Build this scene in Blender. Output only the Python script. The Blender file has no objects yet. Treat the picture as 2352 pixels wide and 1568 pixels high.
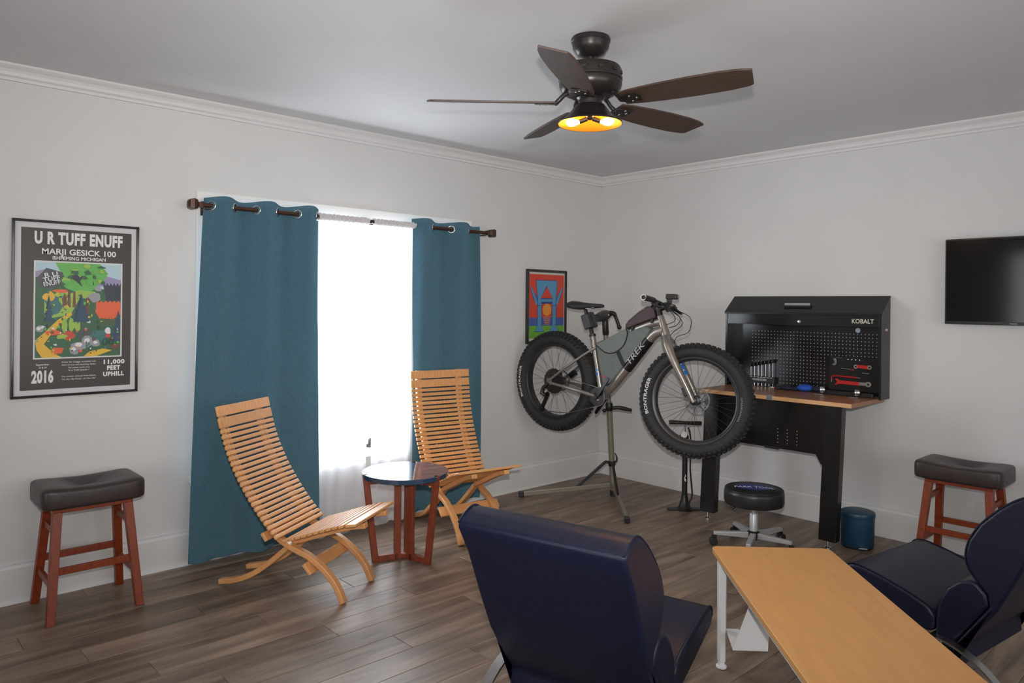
import bpy, math, random
from mathutils import Vector, Matrix, Euler

random.seed(7)
PI = math.pi
SC = bpy.context.scene
COL = SC.collection

# ------------------------------------------------------------------ camera
F_PX, CY_PX, YAW, ROLL = 1692.2, 701.66, 0.8244, 0.0105
cam_d = bpy.data.cameras.new('camera')
cam = bpy.data.objects.new('camera', cam_d)
COL.objects.link(cam)
_fw = Vector((math.cos(YAW), math.sin(YAW), 0))
_r0 = Vector((math.sin(YAW), -math.cos(YAW), 0))
_u0 = Vector((0, 0, 1))
_rt = math.cos(ROLL) * _r0 + math.sin(ROLL) * _u0
_up = -math.sin(ROLL) * _r0 + math.cos(ROLL) * _u0
CAM_LOC = Vector((-5.0103, -4.264, 1.4668))
M = Matrix((( _rt.x, _up.x, -_fw.x, CAM_LOC.x), (_rt.y, _up.y, -_fw.y, CAM_LOC.y), (_rt.z, _up.z, -_fw.z, CAM_LOC.z), (0, 0, 0, 1)))
cam.matrix_world = M
cam_d.sensor_width = 36.0
cam_d.lens = F_PX / 2352 * 36.0
cam_d.shift_y = (CY_PX - 784) / 2352
cam_d.clip_start = 0.05
SC.camera = cam

# ------------------------------------------------------------------ world, daylight, exposure
SC.view_settings.view_transform = 'Standard'
SC.view_settings.look = 'None'
SC.view_settings.exposure = 0.07
SC.view_settings.gamma = 1.0
SC.view_settings.use_curve_mapping = False
world = bpy.data.worlds.new('sky')
SC.world = world
world.use_nodes = True
_bg = world.node_tree.nodes['Background']
_bg.inputs[0].default_value = (0.86, 0.93, 1.0, 1)
_bg.inputs[1].default_value = 1.6

def area_light(name, loc, rot, sx, sy, power, color):
    l = bpy.data.lights.new(name, 'AREA')
    l.shape = 'RECTANGLE'; l.size = sx; l.size_y = sy
    l.energy = power; l.color = color
    o = bpy.data.objects.new(name, l); COL.objects.link(o)
    o.location = loc; o.rotation_euler = rot
    return o
# daylight outside the front window, then two fill lights added to brighten the room
area_light('daylight_front', (-2.505, 0.42, 1.30), (-PI / 2, 0, 0), 2.1, 1.7, 170, (0.86, 0.94, 1.0))
area_light('fill_light_side', (-7.55, -2.9, 1.45), (0, -PI / 2, 0), 1.7, 3.0, 26, (1.0, 0.95, 0.89))
area_light('fill_light_rear', (-3.0, -6.75, 1.45), (PI / 2, 0, 0), 3.6, 1.7, 38, (1.0, 0.96, 0.91))
# the photographer's small flash, just above the lens
_fl = bpy.data.lights.new('camera_flash', 'SPOT'); _fl.energy = 330; _fl.shadow_soft_size = 0.025; _fl.color = (1.0, 0.97, 0.94)
_fl.spot_size = math.radians(98); _fl.spot_blend = 1.0
_fo = bpy.data.objects.new('camera_flash', _fl); COL.objects.link(_fo)
_fo.location = CAM_LOC + Vector((0.0, 0.0, 0.16))
_fo.rotation_euler = (_fw * math.cos(0.12) + _u0 * math.sin(0.12)).to_track_quat('-Z', 'Y').to_euler()

SC.cycles.max_bounces = 8; SC.cycles.diffuse_bounces = 4; SC.cycles.glossy_bounces = 3; SC.cycles.transmission_bounces = 4; SC.cycles.caustics_reflective = False; SC.cycles.caustics_refractive = False

# ------------------------------------------------------------------ helpers
def srgb(r, g, b):
    def c(x):
        x /= 255.0
        return x / 12.92 if x <= 0.04045 else ((x + 0.055) / 1.055) ** 2.4
    return (c(r), c(g), c(b), 1.0)

MATS = {}
def mat(name, color, rough=0.5, metal=0.0, noise=0.0, nscale=20.0, bump=0.0, bscale=200.0, spec=0.5, coat=0.0, stretch=(1, 1, 1), sheen=0.0, rand=0.0):
    """principled material, with optional procedural colour noise and bump"""
    if name in MATS: return MATS[name]
    m = bpy.data.materials.new(name); m.use_nodes = True
    nt = m.node_tree; N = nt.nodes; L = nt.links
    p = N['Principled BSDF']
    p.inputs['Base Color'].default_value = color
    p.inputs['Roughness'].default_value = rough
    p.inputs['Metallic'].default_value = metal
    p.inputs['Specular IOR Level'].default_value = spec
    p.inputs['Coat Weight'].default_value = coat
    p.inputs['Coat Roughness'].default_value = 0.1
    p.inputs['Sheen Weight'].default_value = sheen
    if noise or bump:
        tc = N.new('ShaderNodeTexCoord'); mp = N.new('ShaderNodeMapping')
        mp.inputs['Scale'].default_value = stretch
        L.new(tc.outputs['Object'], mp.inputs['Vector'])
    if noise:
        t = N.new('ShaderNodeTexNoise'); t.inputs['Scale'].default_value = nscale; t.inputs['Detail'].default_value = 5
        L.new(mp.outputs['Vector'], t.inputs['Vector'])
        r = N.new('ShaderNodeValToRGB')
        a = tuple(max(0, x * (1 - noise)) for x in color[:3]) + (1,)
        b = tuple(min(1, x * (1 + noise)) for x in color[:3]) + (1,)
        r.color_ramp.elements[0].position = 0.3; r.color_ramp.elements[0].color = a
        r.color_ramp.elements[1].position = 0.7; r.color_ramp.elements[1].color = b
        L.new(t.outputs['Fac'], r.inputs['Fac'])
        out = r.outputs['Color']
        if rand:
            oi = N.new('ShaderNodeObjectInfo'); hsv = N.new('ShaderNodeHueSaturation')
            mr = N.new('ShaderNodeMapRange'); mr.inputs['To Min'].default_value = 1 - rand; mr.inputs['To Max'].default_value = 1 + rand
            L.new(oi.outputs['Random'], mr.inputs['Value']); L.new(mr.outputs['Result'], hsv.inputs['Value'])
            L.new(out, hsv.inputs['Color']); out = hsv.outputs['Color']
        L.new(out, p.inputs['Base Color'])
    if bump:
        t2 = N.new('ShaderNodeTexNoise'); t2.inputs['Scale'].default_value = bscale; t2.inputs['Detail'].default_value = 3
        L.new(mp.outputs['Vector'], t2.inputs['Vector'])
        bn = N.new('ShaderNodeBump'); bn.inputs['Strength'].default_value = bump; bn.inputs['Distance'].default_value = 0.002
        L.new(t2.outputs['Fac'], bn.inputs['Height']); L.new(bn.outputs['Normal'], p.inputs['Normal'])
    MATS[name] = m
    return m

def emit_mat(name, color, strength):
    if name in MATS: return MATS[name]
    m = bpy.data.materials.new(name); m.use_nodes = True
    nt = m.node_tree; nt.nodes.clear()
    e = nt.nodes.new('ShaderNodeEmission'); e.inputs[0].default_value = color; e.inputs[1].default_value = strength
    o = nt.nodes.new('ShaderNodeOutputMaterial'); nt.links.new(e.outputs[0], o.inputs[0])
    MATS[name] = m
    return m

def glass_mat():
    if 'pane_glass' in MATS: return MATS['pane_glass']
    m = bpy.data.materials.new('pane_glass'); m.use_nodes = True
    nt = m.node_tree; nt.nodes.clear()
    t = nt.nodes.new('ShaderNodeBsdfTransparent'); g = nt.nodes.new('ShaderNodeBsdfGlossy'); g.inputs['Roughness'].default_value = 0.02
    mx = nt.nodes.new('ShaderNodeMixShader'); mx.inputs[0].default_value = 0.06
    o = nt.nodes.new('ShaderNodeOutputMaterial')
    nt.links.new(t.outputs[0], mx.inputs[1]); nt.links.new(g.outputs[0], mx.inputs[2]); nt.links.new(mx.outputs[0], o.inputs[0])
    MATS['pane_glass'] = m
    return m

def cloth_mat(name, color, transp, transl, rough=0.9, noise=0.1, nscale=60, stretch=(1, 1, 1)):
    """woven cloth: diffuse + translucent + a little open weave"""
    m = bpy.data.materials.new(name); m.use_nodes = True
    nt = m.node_tree; nt.nodes.clear(); N = nt.nodes; L = nt.links
    tc = N.new('ShaderNodeTexCoord'); mp = N.new('ShaderNodeMapping'); mp.inputs['Scale'].default_value = stretch
    L.new(tc.outputs['Object'], mp.inputs['Vector'])
    t = N.new('ShaderNodeTexNoise'); t.inputs['Scale'].default_value = nscale; t.inputs['Detail'].default_value = 4
    L.new(mp.outputs['Vector'], t.inputs['Vector'])
    r = N.new('ShaderNodeValToRGB')
    r.color_ramp.elements[0].position = 0.3; r.color_ramp.elements[0].color = tuple(x * (1 - noise) for x in color[:3]) + (1,)
    r.color_ramp.elements[1].position = 0.7; r.color_ramp.elements[1].color = tuple(min(1, x * (1 + noise)) for x in color[:3]) + (1,)
    L.new(t.outputs['Fac'], r.inputs['Fac'])
    d = N.new('ShaderNodeBsdfDiffuse'); d.inputs['Roughness'].default_value = rough
    tl = N.new('ShaderNodeBsdfTranslucent'); tp = N.new('ShaderNodeBsdfTransparent')
    L.new(r.outputs['Color'], d.inputs['Color']); L.new(r.outputs['Color'], tl.inputs['Color'])
    m1 = N.new('ShaderNodeMixShader'); m1.inputs[0].default_value = transl
    L.new(d.outputs[0], m1.inputs[1]); L.new(tl.outputs[0], m1.inputs[2])
    m2 = N.new('ShaderNodeMixShader'); m2.inputs[0].default_value = transp
    L.new(m1.outputs[0], m2.inputs[1]); L.new(tp.outputs[0], m2.inputs[2])
    o = N.new('ShaderNodeOutputMaterial'); L.new(m2.outputs[0], o.inputs[0])
    MATS[name] = m
    return m

class MB:
    """collects faces, then links them as one mesh object"""
    def __init__(s): s.v = []; s.f = []; s.m = []
    def add(s, vs, fs, mi=0):
        o = len(s.v); s.v += [tuple(v) for v in vs]
        s.f += [tuple(i + o for i in f) for f in fs]; s.m += [mi] * len(fs); return s
    def box(s, c, d, R=None, mi=0):
        vs = []
        for z in (-1, 1):
            for y in (-1, 1):
                for x in (-1, 1):
                    q = Vector((x * d[0] / 2, y * d[1] / 2, z * d[2] / 2))
                    if R is not None: q = R @ q
                    vs.append(q + Vector(c))
        return s.add(vs, [(0, 2, 3, 1), (4, 5, 7, 6), (0, 1, 5, 4), (2, 6, 7, 3), (0, 4, 6, 2), (1, 3, 7, 5)], mi)
    def bx(s, x0, x1, y0, y1, z0, z1, mi=0):
        return s.box(((x0 + x1) / 2, (y0 + y1) / 2, (z0 + z1) / 2), (abs(x1 - x0), abs(y1 - y0), abs(z1 - z0)), None, mi)
    def bar(s, a, b, w, h, up=(0, 0, 1), mi=0):
        a, b = Vector(a), Vector(b); t = (b - a); ln = t.length; t.normalize()
        side = t.cross(Vector(up))
        if side.length < 1e-5: side = t.cross(Vector((1, 0, 0)))
        side.normalize(); u = side.cross(t)
        R = Matrix((t, side, u)).transposed()
        return s.box((a + b) / 2, (ln, w, h), R, mi)
    def frames(s, pts, up=None):
        P = [Vector(p) for p in pts]; T = []
        for i in range(len(P)):
            a = P[max(0, i - 1)]; b = P[min(len(P) - 1, i + 1)]
            T.append((b - a).normalized())
        u = Vector(up) if up is not None else (Vector((0, 0, 1)) if abs(T[0].z) < 0.9 else Vector((1, 0, 0)))
        out = []
        for p, t in zip(P, T):
            if up is not None: u = Vector(up)
            n = (u - t * u.dot(t)); n.normalize(); bno = t.cross(n); u = n
            out.append((p, n, bno))
        return out
    def sweep(s, pts, prof, up=None, caps=True, scale=None, mi=0, closed=False):
        """prof: list of (n,b) offsets; scale: per-point factor"""
        fr = s.frames(pts, up); k = len(prof); vs = []
        for i, (p, n, b) in enumerate(fr):
            f = scale[i] if scale else 1.0
            vs += [p + n * (q[0] * f) + b * (q[1] * f) for q in prof]
        fs = []; m = len(fr)
        for i in range(m - (0 if closed else 1)):
            i2 = (i + 1) % m
            for j in range(k):
                fs.append((i * k + j, i * k + (j + 1) % k, i2 * k + (j + 1) % k, i2 * k + j))
        if caps and not closed:
            fs.append(tuple(range(k - 1, -1, -1))); fs.append(tuple((m - 1) * k + j for j in range(k)))
        return s.add(vs, fs, mi)
    def tube(s, pts, r, n=10, mi=0, closed=False):
        rs = r if isinstance(r, (list, tuple)) else None
        prof = [(math.cos(2 * PI * j / n), math.sin(2 * PI * j / n)) for j in range(n)]
        sc = list(rs) if rs else [r] * len(pts)
        return s.sweep(pts, prof, None, True, sc, mi, closed)
    def lathe(s, prof, n=32, X=None, mi=0, caps=True):
        """prof: (r,z) list, revolved about local z; X: Matrix 4x4"""
        vs = []; k = len(prof); shut = abs(prof[0][0] - prof[-1][0]) + abs(prof[0][1] - prof[-1][1]) < 1e-7
        for i in range(n):
            a = 2 * PI * i / n
            for r, z in prof:
                q = Vector((r * math.cos(a), r * math.sin(a), z)); vs.append(X @ q if X else q)
        fs = []
        for i in range(n):
            i2 = (i + 1) % n
            for j in range(k - 1):
                fs.append((i * k + j, i2 * k + j, i2 * k + j + 1, i * k + j + 1))
        if caps and prof[0][0] > 1e-6 and not shut: fs.append(tuple(i * k for i in range(n - 1, -1, -1)))
        if caps and prof[-1][0] > 1e-6 and not shut: fs.append(tuple(i * k + k - 1 for i in range(n)))
        return s.add(vs, fs, mi)
    def prism(s, poly, t0, t1, X=None, mi=0):
        """poly in local xy extruded along local z"""
        k = len(poly); vs = [Vector((p[0], p[1], t0)) for p in poly] + [Vector((p[0], p[1], t1)) for p in poly]
        if X is not None: vs = [X @ v for v in vs]
        fs = [tuple(range(k - 1, -1, -1)), tuple(range(k, 2 * k))]
        for j in range(k): fs.append((j, (j + 1) % k, k + (j + 1) % k, k + j))
        return s.add(vs, fs, mi)
    def flat(s, poly, X, off=0.0, mi=0):
        vs = [X @ Vector((p[0], p[1], off)) for p in poly]
        return s.add(vs, [tuple(range(len(vs)))], mi)
    def ball(s, c, r, n=12, k=8, mi=0, sc=(1, 1, 1), R=None):
        prof = [(r * math.sin(PI * j / k), -r * math.cos(PI * j / k)) for j in range(k + 1)]
        prof[0] = (0.0, -r); prof[-1] = (0.0, r)
        X = Matrix.Translation(Vector(c)) @ (R.to_4x4() if R is not None else Matrix.Identity(4)) @ Matrix.Diagonal((*sc, 1))
        return s.lathe(prof, n, X, mi)
    def build(s, name, mats, parent=None, smooth=None, bevel=0.0, seg=2, subsurf=0, solid=0.0):
        me = bpy.data.meshes.new(name)
        me.from_pydata(s.v, [], s.f)
        if not isinstance(mats, (list, tuple)): mats = [mats]
        for m_ in mats: me.materials.append(m_)
        if len(mats) > 1: me.polygons.foreach_set('material_index', s.m)
        me.validate()
        if smooth is not None:
            me.polygons.foreach_set('use_smooth', [True] * len(me.polygons))
            if smooth < 180: me.set_sharp_from_angle(angle=math.radians(smooth))
        me.update()
        o = bpy.data.objects.new(name, me); COL.objects.link(o)
        if parent:
            o.parent = parent
            if parent.name in WPAR: o.matrix_parent_inverse = Matrix.Translation(-parent.location)
        if solid:
            md = o.modifiers.new('solid', 'SOLIDIFY'); md.thickness = solid; md.offset = 0
        if bevel:
            md = o.modifiers.new('bevel', 'BEVEL'); md.width = bevel; md.segments = seg; md.limit_method = 'ANGLE'; md.angle_limit = math.radians(40)
        if subsurf:
            md = o.modifiers.new('sub', 'SUBSURF'); md.levels = subsurf; md.render_levels = subsurf
        return o

WPAR = set()
def thing_w(name, label, cat, loc, group=None):
    '''a thing whose parts are given in room coordinates'''
    o = thing(name, label, cat, loc, 0, group); WPAR.add(o.name); return o
def tag(o, label, cat, group=None):
    o['label'] = label; o['category'] = cat
    if group: o['group'] = group
    return o
def thing(name, label, cat, loc=(0, 0, 0), rz=0.0, group=None):
    o = bpy.data.objects.new(name, None); COL.objects.link(o)
    o.empty_display_size = 0.1
    o.location = loc; o.rotation_euler = (0, 0, rz)
    return tag(o, label, cat, group)
def struct(o): o['kind'] = 'structure'; return o
def lab(o, label): o['label'] = label; return o
def copy_tree(o, parent=None):
    c = o.copy(); COL.objects.link(c); c.parent = parent
    for ch in list(o.children): copy_tree(ch, c)
    return c
def frame_X(origin, xdir, ydir):
    x = Vector(xdir).normalized(); z = x.cross(Vector(ydir)).normalized(); y = z.cross(x)
    X = Matrix((x, y, z)).transposed().to_4x4(); X.translation = Vector(origin); return X
_txt_cache = {}
def text_geo(txt, size=1.0, bold=0.0, sx=1.0, spacing=1.0, align='CENTER', shear=0.0):
    """outline of a word as flat polygons (verts, faces)"""
    key = (txt, size, bold, sx, spacing, align, shear)
    if key in _txt_cache: return _txt_cache[key]
    c = bpy.data.curves.new('word', 'FONT'); c.body = txt; c.size = 1.0; c.offset = bold; c.align_x = align; c.align_y = 'CENTER'
    c.space_character = spacing; c.shear = shear; c.resolution_u = 3
    o = bpy.data.objects.new('word', c); COL.objects.link(o)
    dg = bpy.context.evaluated_depsgraph_get()
    me = bpy.data.meshes.new_from_object(o.evaluated_get(dg))
    vs = [(v.co.x * size * sx, v.co.y * size) for v in me.vertices]; fs = [tuple(p.vertices) for p in me.polygons]
    bpy.data.objects.remove(o); bpy.data.curves.remove(c); bpy.data.meshes.remove(me)
    _txt_cache[key] = (vs, fs); return vs, fs
def add_text(mb, txt, X, x, y, size, off=0.001, bold=0.0, sx=1.0, mi=0, width=None, **k):
    vs, fs = text_geo(txt, size, bold, sx, **k)
    f = 1.0
    if width:
        w = max(v[0] for v in vs) - min(v[0] for v in vs); f = width / w
    mb.add([X @ Vector((v[0] * f + x, v[1] + y, off)) for v in vs], fs, mi)
def bez(pts, n=12):
    """Catmull-Rom through points"""
    P = [Vector(p) for p in pts]; P = [2 * P[0] - P[1]] + P + [2 * P[-1] - P[-2]]
    out = []
    for i in range(1, len(P) - 2):
        p0, p1, p2, p3 = P[i - 1:i + 3]
        for j in range(n):
            t = j / n
            out.append(0.5 * ((2 * p1) + (p2 - p0) * t + (2 * p0 - 5 * p1 + 4 * p2 - p3) * t * t + (3 * p1 - p0 - 3 * p2 + p3) * t ** 3))
    out.append(P[-2]); return out

# ------------------------------------------------------------------ materials
WALL = mat('wall_paint', (0.655, 0.65, 0.64, 1), 0.6, noise=0.02, nscale=3, bump=0.15, bscale=120)
CEIL = mat('ceiling_paint', (0.645, 0.645, 0.655, 1), 0.7, noise=0.02, nscale=2, bump=0.15, bscale=90)
TRIM = mat('trim_paint', (0.70, 0.695, 0.685, 1), 0.45, noise=0.02, nscale=6)
BLACK = mat('black_plastic', (0.012, 0.012, 0.013, 1), 0.4)
BLACKM = mat('black_powder_coat', (0.010, 0.010, 0.011, 1), 0.22, noise=0.1, nscale=300)
CHROME = mat('chrome', (0.75, 0.75, 0.76, 1), 0.18, 1.0)
STEEL = mat('brushed_steel', (0.42, 0.41, 0.40, 1), 0.3, 1.0, noise=0.08, nscale=40)
BEECH = mat('oiled_beech', srgb(212, 154, 98), 0.42, noise=0.14, nscale=9, stretch=(3, 22, 22), rand=0.09, bump=0.05, bscale=60)
BEECH_T = mat('oiled_beech_rail', srgb(208, 150, 96), 0.42, noise=0.12, nscale=12, rand=0.05)
CHERRY = mat('cherry_stain', srgb(126, 50, 18), 0.42, noise=0.22, nscale=14, stretch=(6, 6, 1))
MAHOG = mat('mahogany', srgb(122, 58, 38), 0.4, noise=0.25, nscale=14, stretch=(6, 6, 1))
NAVY = mat('navy_leather', srgb(17, 22, 44), 0.40, noise=0.12, nscale=30, bump=0.35, bscale=160, spec=0.38)
BROWNL = mat('brown_leather', srgb(52, 42, 40), 0.38, noise=0.18, nscale=25, bump=0.35, bscale=140)
RUBBER = mat('tyre_rubber', (0.016, 0.016, 0.017, 1), 0.72, noise=0.2, nscale=60)
PRINT_W = mat('white_print', (0.72, 0.71, 0.70, 1), 0.5)

# ------------------------------------------------------------------ room shell
H = 2.6
XB, YB = -7.2, -6.4                     # far sides of the room, behind the camera
def wall_with_hole(name, length, hole, X):
    """wall in local xy (x along, y up) with one opening; thickness goes to local -z"""
    a0, a1, b0, b1 = hole; mb = MB(); t = 0.16
    for (x0, x1, y0, y1) in ((0, a0, 0, H), (a1, length, 0, H), (a0, a1, 0, b0), (a0, a1, b1, H)):
        mb.prism([(x0, y0), (x1, y0), (x1, y1), (x0, y1)], -t, 0, X)
    return struct(mb.build(name, WALL))
# window wall: local x runs along +x, up = z, facing -y
WX0, WX1, WZ0, WZ1 = -3.39, -1.62, 0.50, 2.00
X_left = Matrix(((1, 0, 0, XB), (0, 0, -1, 0), (0, 1, 0, 0), (0, 0, 0, 1)))
wall_with_hole('wall_left', -XB, (WX0 - XB, WX1 - XB, WZ0, WZ1), X_left)
struct(MB().bx(0, 0.16, YB, 0.16, 0, H).build('wall_right', WALL))
X_rear = Matrix(((-1, 0, 0, 0), (0, 0, 1, YB), (0, 1, 0, 0), (0, 0, 0, 1)))
wall_with_hole('wall_rear', -XB, (1.2, 4.8, 0.6, 2.3), X_rear)
X_back = Matrix(((0, 0, 1, XB), (-1, 0, 0, 0), (0, 1, 0, 0), (0, 0, 0, 1)))
wall_with_hole('wall_back', -YB, (1.4, 4.4, 0.6, 2.3), X_back)
struct(MB().bx(XB - 0.16, 0.16, YB - 0.16, 0.16, H, H + 0.1).build('ceiling', CEIL))
fl_o = struct(MB().bx(XB - 0.16, 0.16, YB - 0.16, 0.16, -0.12, -0.007).build('floor', mat('floor_underlay', (0.05, 0.04, 0.035, 1), 0.9)))

# floor planks, laid along x
def plank_material():
    m = bpy.data.materials.new('vinyl_plank'); m.use_nodes = True
    nt = m.node_tree; N = nt.nodes; L = nt.links; p = N['Principled BSDF']
    tc = N.new('ShaderNodeTexCoord'); oi = N.new('ShaderNodeObjectInfo')
    ad = N.new('ShaderNodeVectorMath'); ad.operation = 'MULTIPLY_ADD'
    cx = N.new('ShaderNodeCombineXYZ'); L.new(oi.outputs['Random'], cx.inputs[0]); L.new(oi.outputs['Random'], cx.inputs[1])
    L.new(cx.outputs[0], ad.inputs[0]); ad.inputs[1].default_value = (37, 91, 0); L.new(tc.outputs['Object'], ad.inputs[2])
    mp = N.new('ShaderNodeMapping'); mp.inputs['Scale'].default_value = (1.1, 9, 1); L.new(ad.outputs[0], mp.inputs[0])
    n1 = N.new('ShaderNodeTexNoise'); n1.inputs['Scale'].default_value = 1.6; n1.inputs['Detail'].default_value = 6; n1.inputs['Distortion'].default_value = 0.8
    L.new(mp.outputs[0], n1.inputs['Vector'])
    r = N.new('ShaderNodeValToRGB'); e = r.color_ramp.elements
    e[0].position = 0.28; e[0].color = (0.105, 0.073, 0.051, 1)
    e[1].position = 0.78; e[1].color = (0.345, 0.25, 0.182, 1)
    q = e.new(0.5); q.color = (0.196, 0.136, 0.097, 1)
    L.new(n1.outputs['Fac'], r.inputs[0])
    mp2 = N.new('ShaderNodeMapping'); mp2.inputs['Scale'].default_value = (5, 90, 1); L.new(ad.outputs[0], mp2.inputs[0])
    n2 = N.new('ShaderNodeTexNoise'); n2.inputs['Scale'].default_value = 2.2; n2.inputs['Detail'].default_value = 4; L.new(mp2.outputs[0], n2.inputs['Vector'])
    mr2 = N.new('ShaderNodeMapRange'); mr2.inputs['To Min'].default_value = 0.72; mr2.inputs['To Max'].default_value = 1.28; L.new(n2.outputs['Fac'], mr2.inputs[0])
    mr = N.new('ShaderNodeMapRange'); mr.inputs['To Min'].default_value = 0.82; mr.inputs['To Max'].default_value = 1.18; L.new(oi.outputs['Random'], mr.inputs[0])
    mu = N.new('ShaderNodeMath'); mu.operation = 'MULTIPLY'; L.new(mr.outputs[0], mu.inputs[0]); L.new(mr2.outputs[0], mu.inputs[1])
    hs = N.new('ShaderNodeHueSaturation'); L.new(r.outputs[0], hs.inputs['Color']); L.new(mu.outputs[0], hs.inputs['Value'])
    L.new(hs.outputs[0], p.inputs['Base Color'])
    p.inputs['Roughness'].default_value = 0.40
    bn = N.new('ShaderNodeBump'); bn.inputs['Strength'].default_value = 0.12; bn.inputs['Distance'].default_value = 0.001
    L.new(n2.outputs['Fac'], bn.inputs['Height']); L.new(bn.outputs[0], p.inputs['Normal'])
    return m
PLANK = plank_material()
PW, PL = 0.152, 1.22
_pm = {}
def plank_mesh(ln, w):
    k = (round(ln, 3), round(w, 3))
    if k not in _pm:
        mb = MB(); g = 0.0006; c = 0.0016; x0, x1, y0, y1 = g, ln - g, g, w - g
        vs = [(x0, y0, -0.007), (x1, y0, -0.007), (x1, y1, -0.007), (x0, y1, -0.007), (x0, y0, -c), (x1, y0, -c), (x1, y1, -c), (x0, y1, -c),
              (x0 + c, y0 + c, 0), (x1 - c, y0 + c, 0), (x1 - c, y1 - c, 0), (x0 + c, y1 - c, 0)]
        fs = [(8, 9, 10, 11)] + [(i, (i + 1) % 4, 4 + (i + 1) % 4, 4 + i) for i in range(4)] + [(4 + i, 4 + (i + 1) % 4, 8 + (i + 1) % 4, 8 + i) for i in range(4)]
        me = bpy.data.meshes.new('plank'); me.from_pydata(vs, [], fs); me.materials.append(PLANK); _pm[k] = me
    return _pm[k]
row = 0; y = 0.0; n_pl = 0
while y - PW > YB - 0.001 and n_pl < 299:
    y -= PW; row += 1
    x = XB - ((row * 0.427) % 1.0) * PL
    while x < 0:
        a, b = max(x, XB), min(x + PL, 0)
        if b - a > 0.03 and n_pl < 299:
            o = bpy.data.objects.new('plank', plank_mesh(b - a, PW)); COL.objects.link(o)
            o.location = (a, y, 0); o.parent = fl_o; n_pl += 1
        x += PL

# crown moulding and baseboards
def run_profile(name, prof, a, b, inward, m):
    """prof (d,z): distance from the wall and height; run from a to b"""
    mb = MB(); a, b = Vector(a), Vector(b); iw = Vector(inward)
    vs = [a + iw * d + Vector((0, 0, z)) for d, z in prof] + [b + iw * d + Vector((0, 0, z)) for d, z in prof]
    k = len(prof); fs = [(j, (j + 1) % k, k + (j + 1) % k, k + j) for j in range(k)] + [tuple(range(k)), tuple(range(2 * k - 1, k - 1, -1))]
    return struct(mb.add(vs, fs).build(name, m))
CROWN = [(0, H), (0.062, H), (0.062, H - 0.010), (0.052, H - 0.018), (0.038, H - 0.026), (0.030, H - 0.038), (0.026, H - 0.052), (0.014, H - 0.060), (0.014, H - 0.074), (0, H - 0.074)]
BASEB = [(0, 0), (0.020, 0), (0.020, 0.168), (0.014, 0.180), (0.014, 0.186), (0, 0.186)]
run_profile('trim_1', CROWN, (XB, 0, 0), (0, 0, 0), (0, -1, 0), TRIM)
run_profile('trim_2', CROWN, (0, 0, 0), (0, YB, 0), (-1, 0, 0), TRIM)
run_profile('baseboard_left', BASEB, (XB, 0, 0), (0, 0, 0), (0, -1, 0), TRIM)
run_profile('baseboard_right', BASEB, (0, 0, 0), (0, YB, 0), (-1, 0, 0), TRIM)
# shoe moulding at the foot of the window wall
run_profile('trim_3', [(0.020, 0), (0.032, 0), (0.030, 0.010), (0.020, 0.016)], (XB, 0, 0), (0, 0, 0), (0, -1, 0), TRIM)

# windows
WHITE = mat('window_paint', (0.80, 0.80, 0.79, 1), 0.4)
def window(name, X, w, h, bars):
    """local x along, y up, z into the room; origin at the lower left of the opening"""
    o = struct(bpy.data.objects.new(name, None)); COL.objects.link(o)
    c = 0.115
    mb = MB()
    mb.prism([(-c, -0.02), (0, -0.02), (0, h), (-c, h)], 0, 0.018, X); mb.prism([(w, -0.02), (w + c, -0.02), (w + c, h), (w, h)], 0, 0.018, X)
    mb.prism([(-c, h), (w + c, h), (w + c, h + .092), (-c, h + .092)], 0, 0.022, X)
    mb.build('window_casing', WHITE, o)
    mb = MB(); mb.prism([(-c - 0.03, -0.045), (w + c + 0.03, -0.045), (w + c + 0.03, -0.015), (-c - 0.03, -0.015)], -0.10, 0.045, X); mb.build('window_sill', WHITE, o, bevel=0.004)
    f = 0.05; mb = MB()
    mb.prism([(0, 0), (f, 0), (f, h), (0, h)], -0.11, -0.06, X); mb.prism([(w - f, 0), (w, 0), (w, h), (w - f, h)], -0.11, -0.06, X)
    mb.prism([(f, 0), (w - f, 0), (w - f, f), (f, f)], -0.11, -0.06, X); mb.prism([(f, h - f), (w - f, h - f), (w - f, h), (f, h)], -0.11, -0.06, X)
    for b in bars: mb.prism([(b - 0.02, f), (b + 0.02, f), (b + 0.02, h - f), (b - 0.02, h - f)], -0.11, -0.06, X)
    mb.build('window_frame', WHITE, o)
    xs = [f] + [q for b in bars for q in (b - 0.02, b + 0.02)] + [w - f]
    for i in range(0, len(xs), 2):
        MB().prism([(xs[i], f), (xs[i + 1], f), (xs[i + 1], h - f), (xs[i], h - f)], -0.088, -0.082, X).build('pane', glass_mat(), o)
    return o
Xw = X_left.copy(); Xw.translation = Vector((WX0, 0, WZ0))
w1 = window('window_1', Xw, WX1 - WX0, WZ1 - WZ0, [])
_mb = MB(); _mb.prism([(1.05, 0.002), (1.10, 0.002), (1.10, 0.018), (1.05, 0.018)], -0.06, -0.03, Xw); _mb.prism([(1.065, 0.006), (1.085, 0.006), (1.085, 0.06), (1.065, 0.06)], -0.06, -0.045, Xw)
_mb.build('sash_lift', mat('sash_lift_bronze', (0.05, 0.045, 0.04, 1), 0.5), w1)
Xr = X_rear.copy(); Xr.translation = Vector((-1.2, YB, 0.6)); window('added_window_2', Xr, 3.6, 1.7, [1.2, 2.4])  # unseen window behind the camera, added to let the rear fill light in
Xb = X_back.copy(); Xb.translation = Vector((XB, -1.4, 0.6)); window('added_window_3', Xb, 3.0, 1.7, [1.0, 2.0])  # second added window, out of view, an opening for the side fill light

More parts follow.
